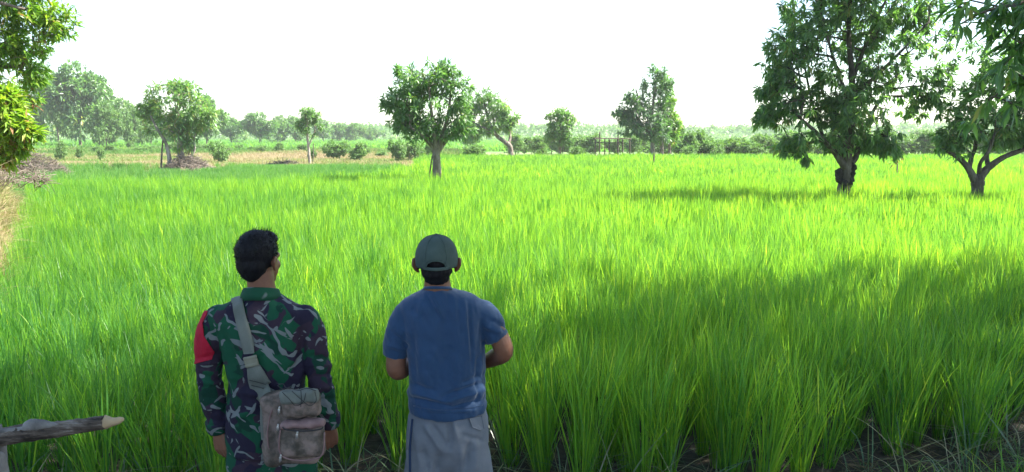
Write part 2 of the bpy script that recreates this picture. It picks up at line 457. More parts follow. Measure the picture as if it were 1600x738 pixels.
def tube_rings(P, R, sides, rng=None, rough=0.0):
    """smooth tube through points P with radii R; closed ends"""
    P = np.asarray(P, float); R = np.asarray(R, float)
    T = np.gradient(P, axis=0); T /= np.linalg.norm(T, axis=1, keepdims=True) + 1e-9
    ref = np.array([0.31, 0.95, 0.05]) if abs(T[0] @ [0.31, 0.95, 0.05]) < 0.9 else np.array([1.0, 0, 0])
    V = []
    u = np.cross(T[0], ref); u /= np.linalg.norm(u)
    a = np.linspace(0, 2 * math.pi, sides, endpoint=False)
    for i in range(len(P)):
        u = u - T[i] * (u @ T[i]); u /= np.linalg.norm(u) + 1e-9
        w = np.cross(T[i], u)
        r = R[i] * (1 + (rng.normal(0, rough, sides) if rng is not None and rough else 0))
        V.append(P[i] + np.outer(np.cos(a) * r, u) + np.outer(np.sin(a) * r, w))
    V = np.concatenate(V)
    n = len(P); i0 = (np.arange(n - 1)[:, None] * sides); j = np.arange(sides)[None, :]; j2 = (j + 1) % sides
    Q = np.stack([i0 + j, i0 + j2, i0 + sides + j2, i0 + sides + j], -1).reshape(-1, 4)
    caps_v = np.array([P[0], P[-1]]); nv = len(V)
    tri = [(nv, (k + 1) % sides, k) for k in range(sides)] + [(nv + 1, (n - 1) * sides + k, (n - 1) * sides + (k + 1) % sides) for k in range(sides)]
    return np.concatenate([V, caps_v]), Q, np.array(tri)

def crom(P, n=6):
    """Catmull-Rom resampling of rows of P"""
    P = np.asarray(P, float)
    A = np.concatenate([[2 * P[0] - P[1]], P, [2 * P[-1] - P[-2]]])
    out = []
    for i in range(1, len(A) - 2):
        for t in np.linspace(0, 1, n, endpoint=False):
            p0, p1, p2, p3 = A[i - 1], A[i], A[i + 1], A[i + 2]
            out.append(0.5 * ((2 * p1) + (-p0 + p2) * t + (2 * p0 - 5 * p1 + 4 * p2 - p3) * t * t + (-p0 + 3 * p1 - 3 * p2 + p3) * t ** 3))
    out.append(P[-1])
    return np.array(out)

class Mesh:
    def __init__(s): s.V, s.Q, s.T, s.n = [], [], [], 0
    def add(s, V, Q=None, T=None):
        s.V.append(V)
        if Q is not None and len(Q): s.Q.append(np.asarray(Q) + s.n)
        if T is not None and len(T): s.T.append(np.asarray(T) + s.n)
        s.n += len(V)
    def tube(s, P, R, sides=8, rng=None, rough=0.0, smooth=5):
        A = np.column_stack([np.asarray(P, float), np.asarray(R, float)])
        if smooth and len(A) > 2: A = crom(A, smooth)
        V, Q, T = tube_rings(A[:, :3], np.maximum(A[:, 3], 1e-4), sides, rng, rough)
        s.add(V, Q, T)
    def build(s, name, mat, parent=None, smooth=True, loc=None):
        f = []
        if s.Q: f.append(np.concatenate(s.Q))
        if s.T: f.append(np.concatenate(s.T))
        V = np.concatenate(s.V)
        if loc is not None: V = V - np.asarray(loc)
        return link(name, np_mesh(name, V, f, mat, smooth=smooth), parent)

def grow(rng, limbs, tips, step=0.35, jit=0.06, r_tip=0.006, pw=2.3, lift=0.12, low=0):
    """limbs: list of (points Nx3, radii N). Tips are joined to the nearest wood; returns nodes, parents, radii, fixed"""
    pos, par, fix = [], [], []
    attach = []
    for li, (P, R) in enumerate(limbs):
        A = crom(np.column_stack([P, R]), 5)
        prev = -1
        if pos and li > 0:
            dd = np.linalg.norm(np.array(pos) - A[0, :3], axis=1); prev = int(np.argmin(dd))
        for i, a in enumerate(A):
            pos.append(a[:3]); par.append(prev); fix.append(a[3]); attach.append(li > 0 or i > len(A) * 0.55)
            prev = len(pos) - 1
    n_l = len(pos)
    NP = np.zeros((n_l + len(tips) * 40, 3)); NP[:n_l] = pos
    plen = np.zeros(len(NP)); at_ok = np.zeros(len(NP), bool); at_ok[:n_l] = attach
    for i in range(n_l):
        if par[i] >= 0: plen[i] = plen[par[i]] + np.linalg.norm(NP[i] - NP[par[i]])
    n = n_l
    root = NP[0] * 0.3 + NP[n_l - 1] * 0.7
    order = np.argsort(np.linalg.norm(tips - root, axis=1))
    ends = []
    for ti in order:
        tp = tips[ti]
        d = np.linalg.norm(NP[:n] - tp, axis=1)
        cost = d + 0.22 * plen[:n] + np.where(at_ok[:n], 0, 1e3) + 0.5 * np.maximum(0, NP[:n, 2] - tp[2])
        j = int(np.argmin(cost)); k = max(1, int(d[j] / step)); k = min(k, 30)
        a = NP[j].copy(); prev = j
        for q in range(1, k + 1):
            t = q / k
            pnt = a + (tp - a) * t
            if q < k:
                pnt = pnt + rng.normal(0, jit, 3) * min(1, d[j])
                pnt[2] += lift * d[j] * math.sin(math.pi * t)
            NP[n] = pnt; par.append(prev); fix.append(0); plen[n] = plen[prev] + d[j] / k; at_ok[n] = True
            prev = n; n += 1
        ends.append(prev)
    pos = NP[:n]
    acc = np.zeros(n)
    rad = np.zeros(n)
    for i in range(n - 1, -1, -1):
        rad[i] = max(acc[i], r_tip ** pw) ** (1 / pw)
        if par[i] >= 0: acc[par[i]] += rad[i] ** pw
    for i in range(n):
        if fix[i]: rad[i] = max(fix[i], min(rad[i], fix[i] * 1.15))
        elif par[i] >= 0: rad[i] = min(rad[i], rad[par[i]] * 0.8)
    return pos, np.array(par), rad, np.array(ends), n_l

def wood_mesh(rng, limbs, pos, par, rad, n_l, sides=5):
    M = Mesh()
    for P, R in limbs:
        M.tube(P, R, 12 if R[0] > 0.05 else 8, rng, 0.05, smooth=7)
    i = np.arange(n_l, len(pos)); j = par[i]
    A, B = pos[j], pos[i]; ra = np.minimum(rad[j], rad[i] * 1.35); rb = rad[i]
    T = B - A; ln = np.linalg.norm(T, axis=1, keepdims=True) + 1e-9; T = T / ln
    ref = np.where(np.abs(T[:, 2:3]) < 0.9, [[0, 0, 1.0]], [[1.0, 0, 0]])
    u = np.cross(T, ref); u /= np.linalg.norm(u, axis=1, keepdims=True); w = np.cross(T, u)
    a = np.linspace(0, 2 * math.pi, sides, endpoint=False)
    ca, sa = np.cos(a)[None, :, None], np.sin(a)[None, :, None]
    off = u[:, None, :] * ca + w[:, None, :] * sa
    V = np.concatenate([A[:, None] + off * ra[:, None, None], (B + T * rb[:, None] * .4)[:, None] + off * rb[:, None, None]], 1).reshape(-1, 3)
    k = (np.arange(len(i)) * sides * 2)[:, None, None]; q = np.arange(sides); q2 = (q + 1) % sides
    Q = (k + np.stack([q, q2, q2 + sides, q + sides], -1)[None]).reshape(-1, 4)
    M.add(V, Q)
    return M

def blob_points(rng, Y, blobs, n, sc, gaps=0.0, seed=1, depth=0.9):
    """random points in ellipsoids given in photo pixels on the plane y = Y; sc = metres per pixel there"""
    w = np.array([b[2] * b[3] * (b[4] if len(b) > 4 else 1) for b in blobs], float); w /= w.sum()
    out = []
    while len(out) < n:
        b = blobs[rng.choice(len(blobs), p=w)]
        q = rng.normal(0, 1, 3); q /= np.linalg.norm(q); q *= rng.random() ** (1 / 2.2)
        c = np.array(at(b[0] + q[0] * b[2], b[1] + q[1] * b[3], Y))
        c[1] += q[2] * min(b[2], b[3] * 1.4) * sc * depth
        if gaps > 0:
            v = vnoise(c[0] / (28 * sc) + seed * 7, c[2] / (28 * sc) + seed * 3 + c[1] / (40 * sc), seed)
            if v < gaps: continue
        out.append(c)
    return np.array(out)

def limb_px(Y, pts):
    """[(px,py,radius_px,dy)] -> points and radii"""
    P = [np.array(at(p[0], p[1], Y)) + np.array([0, p[3] if len(p) > 3 else 0, 0]) for p in pts]
    sc = Y / FPX
    return np.array(P), np.array([p[2] * sc for p in pts])

def make_tree(name, label, cat, Y, limbs_px, blobs, n_tips, n_leaf, leaf_len, leaf_w=None, droop=0.6, gaps=0.3, seed=1,
              leaf_mat=None, bark=None, inner=0.35, tmean=0.4, tvar=0.22, group=None, z_base=0.0, wood_sides=5, depth=0.9, keep=None, step=None, r_tip=None, lift=.12):
    rng = np.random.default_rng(seed * 101 + 7)
    sc = Y / FPX
    limbs = [limb_px(Y, l) for l in limbs_px]
    base = limbs[0][0][0].copy()
    if base[2] > z_base:                                   # carry the trunk down to the ground behind the rice
        P, R = limbs[0]
        d = (P[0] - P[1]); d = d / np.linalg.norm(d)
        g = np.array([P[0][0] + d[0] * 0.3, P[0][1], z_base - 0.05])
        limbs[0] = (np.vstack([g, P]), np.concatenate([[R[0] * 1.25], R])); base = g.copy()
    base[2] = z_base
    tips = blob_points(rng, Y, blobs, n_tips, sc, gaps, seed, depth)
    pos, par, rad, ends, n_l = grow(rng, limbs, tips, step=step or max(0.25, 14 * sc), jit=0.05 + 2.5 * sc, r_tip=r_tip or 0.006 + 0.18 * sc, lift=lift)
    root = empty(name, tuple(base), label, cat, group)
    tr = wood_mesh(rng, limbs, pos, par, rad, n_l, wood_sides).build('trunk', bark or M_bark, root, loc=base)
    cen = tips.mean(0)
    C = pos[ends]; D = C - pos[par[ends]]
    extra = np.arange(n_l, len(pos)); extra = extra[(rad[extra] < np.percentile(rad[extra], 70))]
    extra = extra[rng.random(len(extra)) < inner]
    C = np.concatenate([C, pos[extra] + rng.normal(0, 0.04, (len(extra), 3))]); D = np.concatenate([D, pos[extra] - pos[par[extra]]])
    if keep is not None:
        kk = keep(C); C, D = C[kk], D[kk]
    D = D / (np.linalg.norm(D, axis=1, keepdims=True) + 1e-9) + 0.4 * (C - cen) / (np.linalg.norm(C - cen, axis=1, keepdims=True) + 1e-9)
    V, F, t = leaves_mesh(rng, C, D, n_leaf, leaf_len, leaf_w or leaf_len * 0.26, droop, tmean, tvar)
    link('crown', np_mesh('crown', V - base, F, leaf_mat or M_leaf, attrs={'tint': ('FLOAT', t.astype(np.float32))}), root)
    return root

def copy_tree(root, loc, rz, s, label, group=None):
    c = root.copy(); COL.objects.link(c); c.location = loc; c.rotation_euler = (0, 0, rz); c.scale = s if isinstance(s, tuple) else (s, s, s)
    c['label'] = label
    if group: c['group'] = group
    for ch in list(root.children):
        d = ch.copy(); COL.objects.link(d); d.parent = c
    return c

# --- the big mango tree right of centre
t7 = make_tree('mango_tree', 'tall dark mango tree with dark lumps on its trunk, standing in the rice', 'tree', 18.3,
    [[(1318, 300, 10.5), (1322, 272, 9), (1324, 240, 7.5), (1329, 190, 6), (1331, 120, 4.5), (1326, 50, 3.2), (1332, -30, 2)],
     [(1319, 262, 6, -.05), (1305, 243, 4.5, -.1), (1290, 228, 3.8, -.2), (1265, 205, 3, -.3), (1240, 185, 2, -.4)],
     [(1321, 252, 4.5, .1), (1312, 236, 3.5, .3), (1298, 210, 2.8, .5), (1285, 160, 2, .6), (1270, 90, 1.6, .6)],
     [(1326, 258, 5.5, 0), (1340, 246, 4.5, .1), (1352, 215, 3.5, .2), (1370, 180, 2.8, .3), (1400, 130, 2, .3)],
     [(1330, 130, 3.5, 0), (1352, 80, 3, .1), (1375, 30, 2.2, .2), (1400, -20, 1.5, .2)],
     [(1328, 170, 3.5, 0), (1310, 130, 2.6, -.2), (1290, 80, 2, -.3), (1275, 20, 1.4, -.3)],
     [(1330, 150, 3, 0), (1360, 120, 2.4, -.3), (1395, 80, 2, -.5), (1430, 40, 1.4, -.6)]],
    [(1325, 20, 100, 70), (1250, 90, 60, 55), (1232, 165, 50, 42), (1268, 215, 42, 26), (1400, 90, 80, 75), (1430, 150, 48, 42), (1330, 150, 60, 55),
     (1378, 205, 30, 28), (1345, 215, 30, 22), (1330, -60, 100, 60), (1200, 185, 22, 14), (1260, 248, 9, 7, .5), (1300, 180, 40, 30), (1390, 232, 18, 10), (1240, 225, 36, 16), (1300, 226, 40, 12), (1372, 226, 26, 16), (1248, 266, 6, 7, .3), (1460, 95, 32, 70), (1440, 20, 50, 60), (1215, 130, 30, 30), (1205, 185, 26, 18)],
    1450, 16, 0.21, depth=1.25, droop=0.9, gaps=0.41, seed=3, inner=0.3, tmean=0.45, tvar=.28, bark=M_bark_dark)

# --- forked tree at the right edge
t8 = make_tree('mango_tree', 'low forked mango tree standing in the rice at the right edge', 'tree', 18.0,
    [[(1527, 298, 9), (1528, 286, 10), (1532, 276, 7), (1545, 262, 5.5), (1568, 246, 4), (1600, 233, 3.5), (1640, 212, 2.6), (1680, 180, 1.8)],
     [(1523, 282, 6.5, 0), (1516, 268, 5, 0), (1506, 255, 4.2, 0), (1492, 246, 3.2, -.1), (1476, 236, 2.2, -.1)],
     [(1514, 264, 4, 0), (1522, 246, 3.2, .1), (1528, 228, 2.8, .1), (1530, 190, 2.2, .2), (1520, 140, 1.6, .2)],
     [(1530, 270, 3.5, 0), (1524, 254, 2.6, -.2), (1533, 235, 2.4, -.3), (1537, 210, 1.8, -.4)],
     [(1545, 262, 4, 0), (1550, 245, 3.2, .2), (1560, 222, 2.6, .3), (1585, 170, 2, .4), (1600, 110, 1.5, .4)]],
    [(1500, 205, 38, 22), (1478, 215, 20, 18), (1540, 185, 48, 28), (1585, 195, 45, 25), (1600, 130, 60, 50), (1530, 130, 40, 35), (1640, 160, 60, 60), (1570, 85, 60, 40), (1650, 90, 50, 50), (1495, 170, 20, 24), (1498, 232, 30, 12), (1475, 228, 14, 12), (1560, 222, 30, 14), (1600, 212, 34, 14)],
    620, 13, 0.21, droop=0.75, gaps=0.38, seed=5, inner=0.3, tmean=0.5, bark=M_bark_dark)

# --- round tree left of centre
t1 = make_tree('mango_tree', 'round bushy mango tree with pale trunk, left of centre in the rice', 'tree', 26.0,
    [[(683, 274, 7), (682, 250, 6), (682, 238, 6), (690, 215, 3.6), (700, 180, 2.4), (705, 140, 1.6)],
     [(681, 242, 4.5, 0), (672, 222, 3, .1), (658, 190, 2.2, .2), (640, 160, 1.6, .2)],
     [(682, 240, 4, 0), (679, 210, 3, -.2), (674, 160, 2, -.3), (670, 120, 1.4, -.3)],
     [(684, 238, 3.6, 0), (698, 218, 2.6, .2), (716, 196, 2, .3), (728, 175, 1.4, .3)],
     [(680, 235, 3.0, 0), (664, 215, 2.2, -.3), (645, 200, 1.6, -.4)]],
    [(672, 150, 52, 46), (640, 165, 38, 36), (712, 150, 28, 30), (690, 118, 32, 22), (655, 130, 36, 26), (660, 200, 44, 20), (628, 190, 22, 20), (715, 185, 22, 24), (625, 112, 7, 6, 4), (608, 160, 12, 12, 2), (700, 100, 10, 6, 2), (668, 98, 8, 6, 3), (728, 205, 14, 12), (690, 205, 30, 12), (676, 102, 12, 8)],
    500, 12, 0.25, droop=0.7, gaps=0.31, seed=8, inner=0.4, tmean=0.5, bark=M_bark)

# --- tree on the earth mound, far left
t2 = make_tree('mango_tree', 'airy two trunked tree on the earth mound at the far left', 'tree', 43.0,
    [[(287, 262, 6), (282, 235, 4.5), (281, 205, 3.4), (276, 170, 2.2), (272, 140, 1.5)],
     [(270, 262, 3.8, -.3), (267, 240, 3, -.3), (262, 222, 2.6, -.3), (250, 200, 2, -.4), (240, 180, 1.2, -.4)],
     [(281, 210, 2.8, 0), (295, 185, 2, .2), (310, 165, 1.4, .3)],
     [(288, 256, 2.4, .2), (300, 236, 1.8, .3), (300, 215, 1.6, .3), (308, 190, 1.2, .4)]],
    [(275, 150, 42, 26), (250, 165, 34, 24), (235, 175, 20, 16), (300, 165, 32, 24), (318, 190, 22, 22), (265, 195, 42, 22), (290, 200, 30, 26), (270, 134, 26, 12), (290, 226, 14, 18), (240, 150, 14, 12), (330, 178, 12, 12)],
    420, 11, 0.36, droop=0.5, gaps=0.36, seed=11, inner=0.35, tmean=0.62, tvar=0.28, bark=M_bark_pale)

# --- slim sapling
t3 = make_tree('sapling', 'slim young tree with bare straight stem beyond the young rice', 'tree', 52.0,
    [[(484, 254, 2.2), (482, 230, 2), (480, 210, 1.6), (479, 190, 1.2), (477, 172, .8)],
     [(482, 226, 1.2, .2), (489, 208, 1, .3), (492, 192, .7, .3)]],
    [(480, 178, 14, 12), (475, 192, 14, 12), (490, 190, 13, 14), (484, 204, 14, 8), (497, 178, 5, 5)],
    130, 11, 0.30, droop=0.4, gaps=0.2, seed=14, inner=0.3, tmean=0.5, bark=M_bark_pale)

# --- leaning tree behind the round one
t4 = make_tree('mango_tree', 'tree with a leaning pale trunk behind the round mango tree', 'tree', 57.0,
    [[(798, 237, 4), (796, 228, 4), (789, 222, 3.4), (776, 212, 2.6), (764, 190, 2), (756, 160, 1.4)],
     [(795, 226, 2.6, 0), (797, 210, 2, .3), (790, 185, 1.6, .4), (782, 170, 1, .5)],
     [(780, 214, 2, 0), (768, 205, 1.6, -.5), (745, 195, 1.2, -.6)]],
    [(758, 152, 24, 18), (740, 165, 18, 24), (778, 170, 22, 22), (792, 190, 16, 22), (760, 195, 34, 20), (735, 200, 20, 22), (802, 178, 8, 10)],
    330, 12, 0.40, droop=0.5, gaps=0.28, seed=17, inner=0.4, tmean=0.55, bark=M_bark)

# --- small tree in the centre distance
t5 = make_tree('small_tree', 'small rounded tree alone in front of the far scrub, centre distance', 'tree', 60.0,
    [[(875, 238, 2.2), (875, 220, 2), (875, 200, 1.6), (874, 180, 1)],
     [(875, 215, 1.4, .2), (866, 202, 1, .3), (860, 190, .8, .3)], [(875, 210, 1.4, -.2), (884, 200, 1, -.3), (888, 185, .8, -.3)]],
    [(875, 180, 15, 12), (862, 184, 9, 6), (875, 200, 20, 14), (885, 190, 12, 14), (864, 212, 14, 10), (880, 215, 18, 10)],
    200, 12, 0.40, droop=0.4, gaps=0.12, seed=20, inner=0.4, tmean=0.5)

# --- tall group right of centre
t6 = make_tree('tall_tree', 'tall dark irregular tree beside the timber frame', 'tree', 58.0,
    [[(1020, 240, 3.4), (1019, 220, 3), (1018, 190, 2.4), (1022, 150, 1.8), (1026, 120, 1.2)],
     [(1019, 215, 2.4, 0), (1005, 195, 1.8, .3), (990, 175, 1.4, .4), (975, 172, 1, .4)],
     [(1018, 195, 2, 0), (1000, 165, 1.5, -.3), (992, 140, 1, -.4)]],
    [(1024, 116, 18, 14), (1034, 135, 18, 22), (1005, 138, 14, 14), (993, 158, 22, 18), (975, 176, 18, 13), (1015, 175, 32, 24), (1000, 200, 34, 18), (1025, 205, 24, 20), (988, 188, 20, 16)],
    330, 12, 0.45, droop=0.5, gaps=0.30, seed=23, inner=0.4, tmean=0.22)  # dark leaf tint carries the shaded left side of the group
t6b = make_tree('tall_tree', 'sunlit yellow green tree close against the tall dark tree', 'tree', 59.5,
    [[(1046, 240, 2.4), (1045, 215, 2.2), (1044, 190, 1.8), (1042, 160, 1.2)], [(1046, 225, 1.6, 0), (1054, 212, 1.2, .2), (1056, 195, .8, .2)]],
    [(1046, 160, 12, 18), (1050, 188, 13, 18), (1046, 210, 14, 16), (1040, 130, 10, 16)],
    150, 12, 0.42, droop=0.4, gaps=0.15, seed=26, inner=0.4, tmean=0.55, leaf_mat=M_leaf_lit)  # brighter leaf colour carries the sun on the group's right side
t6c = make_tree('tall_tree', 'slim dark trunked tree under the tall dark crown', 'tree', 58.8,
    [[(1034, 240, 3.2), (1034, 225, 3), (1036, 205, 2.2), (1038, 180, 1.4)]],
    [(1034, 195, 16, 20), (1036, 170, 12, 14)], 90, 12, 0.42, droop=0.5, gaps=0.15, seed=27, inner=0.4, tmean=0.3)

# --- left edge tree, trunk outside the frame, and the sunlit shrub under it
t9 = make_tree('mango_tree', 'large sunlit tree leaning in from the upper left edge', 'tree', 14.5,
    [[(-210, 420, 20), (-200, 330, 17), (-180, 220, 14), (-160, 120, 11), (-130, 30, 8), (-100, -80, 5)],
     [(-175, 200, 9, 0), (-110, 150, 6, .2), (-50, 110, 4, .3), (20, 100, 2, .3)],
     [(-150, 90, 8, 0), (-80, 40, 5, -.3), (0, 10, 3.4, -.4), (60, 20, 1.8, -.4)],
     [(-160, 120, 8, 0), (-250, 60, 6, .5), (-320, 20, 3, .8)]],
    [(40, 20, 62, 34), (84, 34, 34, 28), (60, 75, 26, 22), (30, 165, 24, 18), (10, 70, 50, 36), (30, 120, 36, 26), (50, 105, 18, 18), (-40, 60, 70, 70), (-60, 150, 80, 60), (10, 160, 34, 26), (60, 155, 10, 8), (-150, 20, 110, 90), (-280, 60, 90, 80), (20, -40, 80, 40), (-60, -90, 110, 70), (40, 135, 14, 20)],
    1300, 12, 0.18, droop=0.45, gaps=0.24, seed=31, inner=0.45, tmean=0.68, tvar=0.16, leaf_mat=M_leaf_lit)  # sun on this crown painted in through leaf material and raised tint
sh1 = make_tree('leafy_shrub', 'yellow green sunlit shrub with reddish leaves on the dry bank at the left edge', 'shrub', 11.0,
    [[(-60, 330, 6), (-40, 280, 4), (-10, 230, 3), (10, 200, 2)], [(-50, 300, 3, 0), (0, 250, 2, 0), (30, 225, 1.2, 0)]],
    [(0, 175, 36, 30), (20, 205, 34, 20), (0, 228, 30, 18), (45, 205, 14, 12), (-40, 210, 40, 50), (10, 150, 14, 12), (30, 235, 12, 9), (8, 250, 10, 10)],
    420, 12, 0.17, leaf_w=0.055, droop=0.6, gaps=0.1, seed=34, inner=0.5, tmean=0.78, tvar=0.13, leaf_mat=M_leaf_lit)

# --- the tree over the camera whose shade lies on the near rice; its lowest branch hangs into the frame
def frame_free(C):
    dep = C[:, 1] * math.cos(PITCH) + (CAM_Z - C[:, 2]) * math.sin(PITCH)
    up = (C[:, 2] - CAM_Z) * math.cos(PITCH) + C[:, 1] * math.sin(PITCH)
    inside = (dep > 0.2) & (C[:, 0] < 0.70 * dep + 0.45) & (C[:, 0] > -0.70 * dep - 0.4) & (up < 0.325 * dep + 0.45)
    return ~inside & (C[:, 2] > 2.2)

def world_tree(label, trunk, blobs, n, n_leaf, seed, extra_px=None, extra_limbs=()):
    rng = np.random.default_rng(seed)
    w = np.array([b[3] ** 3 for b in blobs], float); w /= w.sum()
    tips = []
    while len(tips) < n:
        b = blobs[rng.choice(len(blobs), p=w)]
        q = rng.normal(0, 1, 3); q /= np.linalg.norm(q); q *= b[3] * rng.random() ** (1 / 2.4)
        p = np.array(b[:3]) + q * np.array([1, 1, 0.8])
        if frame_free(p[None])[0]: tips.append(p)
    if extra_px:
        for (px, py, Y, s, m) in extra_px:
            for _ in range(m):
                tips.append(np.array(at(px + rng.normal(0, s), py + rng.normal(0, s * .8), Y + rng.normal(0, 0.15))))
    tips = np.array(tips)
    base = np.array(trunk[0][0][0]); base = base.copy()
    limbs = [(np.array(P, float), np.array(R, float)) for P, R in trunk] + [(np.array(P, float), np.array(R, float)) for P, R in extra_limbs]
    pos, par, rad, ends, n_l = grow(rng, limbs, tips, step=0.4, jit=0.05, r_tip=0.006)
    root = empty('mango_tree', tuple(base), label, 'tree')
    wood_mesh(rng, limbs, pos, par, rad, n_l, 5).build('trunk', M_bark, root, loc=base)
    C = pos[ends]; D = C - pos[par[ends]]
    ex = np.arange(n_l, len(pos)); ex = ex[rad[ex] < np.percentile(rad[ex], 70)]; ex = ex[rng.random(len(ex)) < 0.35]
    ex = ex[frame_free(pos[ex])]
    C = np.concatenate([C, pos[ex]]); D = np.concatenate([D, pos[ex] - pos[par[ex]]])
    D = D / (np.linalg.norm(D, axis=1, keepdims=True) + 1e-9)
    fr_ = frame_free(C)
    V, F, t = leaves_mesh(rng, C[fr_], D[fr_], n_leaf, 0.235, 0.062, 0.9, 0.35, 0.2)
    if (~fr_).any():
        V2, F2, t2 = leaves_mesh(rng, C[~fr_], D[~fr_] * .3 + np.array([-.9, 0, -.3]), 12, 0.165, 0.043, 0.55, 0.35, 0.3)
        F = np.concatenate([F, F2 + len(V)]); V = np.concatenate([V, V2]); t = np.concatenate([t, t2])
    link('crown', np_mesh('crown', V - base, F, M_leaf, attrs={'tint': ('FLOAT', t.astype(np.float32))}), root)
    return root

hang = [(1530, 12, 5.2, 14, 3), (1565, 25, 5.2, 16, 4), (1600, 5, 5.2, 20, 6), (1505, 42, 5.2, 8, 1), (1590, 60, 5.3, 14, 4), (1620, 90, 5.3, 16, 5),
        (1560, 105, 5.4, 10, 2), (1600, 125, 5.4, 12, 3), (1545, 150, 5.5, 6, 1), (1585, 160, 5.5, 8, 1), (1650, 40, 5.2, 30, 10), (1680, 130, 5.3, 30, 8), (1520, 185, 5.6, 5, 1)]
bp_ = lambda px, py, Y: tuple(at(px, py, Y))
world_tree('mango tree out of frame whose dark leafy branch hangs in at the upper right corner',
    [([(8.3, 4.6, 0), (8.2, 4.6, 1.5), (8.0, 4.5, 3), (7.8, 4.6, 5), (7.6, 4.6, 7.5)], [.22, .19, .16, .12, .06]),
     ([(8.0, 4.5, 2.9), (9.6, 5.6, 4.5), (11, 6.8, 6.5)], [.11, .08, .04]),
     ([(7.9, 4.5, 3.6), (6.6, 4.0, 5), (5, 3.4, 6.8)], [.11, .08, .04])],
    [(9.4, 5.6, 6.6, 3.6), (6.2, 4.0, 7.0, 3.0), (11.5, 7.6, 6.2, 2.4), (7.5, 6.4, 7.4, 2.6), (10.8, 4.2, 5.2, 2.8), (5.0, 4.6, 8.2, 2.4)],
    1900, 24, 51, hang,
    [([(8.0, 4.5, 2.6), (6.6, 4.6, 3.6), (5.0, 4.65, 3.7), bp_(1700, -40, 5.2), bp_(1610, 0, 5.2), bp_(1540, 18, 5.2), bp_(1500, 38, 5.2)], [.06, .045, .03, .022, .014, .009, .005]),
     ([bp_(1700, -40, 5.2), bp_(1640, 60, 5.3), bp_(1590, 115, 5.4), bp_(1530, 175, 5.6)], [.018, .012, .008, .004])])
world_tree('mango tree standing behind the camera over the near bank',
    [([(4.4, 0.2, 0), (4.4, 0.3, 2), (4.2, 0.5, 4), (4.0, 0.8, 6.5)], [.2, .17, .13, .06]),
     ([(4.2, 0.5, 3.6), (2.8, 1.4, 5.2), (1.8, 2.0, 6.8)], [.09, .06, .03])],
    [(4.0, 0.6, 6.4, 3.2), (2.4, 2.0, 7.0, 2.4), (3.4, 3.3, 7.4, 2.4), (1.3, 2.2, 7.2, 2.0), (-0.8, 1.5, 7.4, 1.9), (-3.0, 1.0, 7.4, 1.8), (0.5, -0.4, 7.0, 2.4), (-2.5, -0.6, 7.2, 2.0)], 1600, 24, 53)

# ------------------------------------------------------------------ trees and scrub farther off
def far_crown(rng, w, h, n, leaf, droop=0.3, flat=0.0):
    """clumps of leaves spread over a lumpy crown sitting above z=0.12h"""
    lob = [(rng.normal(0, .22) * w, rng.normal(0, .2) * w, h * rng.uniform(.32, .82), rng.uniform(.17, .30) * w) for _ in range(9)]
    lob.append((0, 0, h * .55, .34 * w)); lob.append((0, 0, h * .8, .22 * w))
    C, D = [], []
    for i in range(n):
        b = lob[rng.integers(len(lob))]
        q = rng.normal(0, 1, 3); q /= np.linalg.norm(q); r = rng.random() ** (1 / 4)
        p = np.array(b[:3]) + q * b[3] * r * np.array([1, 1, .8 * h / w * 1.1 if h > w else .8])
        p[2] = max(p[2], 0.1 * h)
        C.append(p); D.append(q)
    return leaves_mesh(rng, np.array(C), np.array(D), 9, leaf, leaf * .42, droop, 0.42, 0.25)

def proto_tree(name, w, h, n, leaf, seed, mat, label, cat, loc, bark=M_bark, group=None, stems=1):
    rng = np.random.default_rng(seed)
    root = empty(name, loc, label, cat, group)
    M = Mesh()
    for s in range(stems):
        a = rng.uniform(0, 6.28); o = 0.0 if stems == 1 else 0.05 * w
        top = np.array([math.cos(a) * w * (.05 if stems == 1 else .2), math.sin(a) * w * (.05 if stems == 1 else .2), h * .6])
        M.tube([(math.cos(a) * o, math.sin(a) * o, -.05), (top[0] * .5, top[1] * .5, h * .3), top], [h * .022 / stems ** .5, h * .016 / stems ** .5, h * .006], 7)
        for k in range(4):
            b = rng.uniform(0, 6.28)
            M.tube([top * rng.uniform(.5, .9), top + np.array([math.cos(b) * w * .12, math.sin(b) * w * .12, h * .06]), top + np.array([math.cos(b) * w * .28, math.sin(b) * w * .28, h * .12])], [h * .008, h * .006, h * .003], 5)
    M.build('trunk', bark, root)
    V, F, t = far_crown(rng, w, h, n, leaf)
    link('crown', np_mesh('crown', V, F, mat, attrs={'tint': ('FLOAT', t.astype(np.float32))}), root)
    return root

def gpos(px, Y): 
    p = at(px, 213, Y); return (p.x, Y, 0.0)
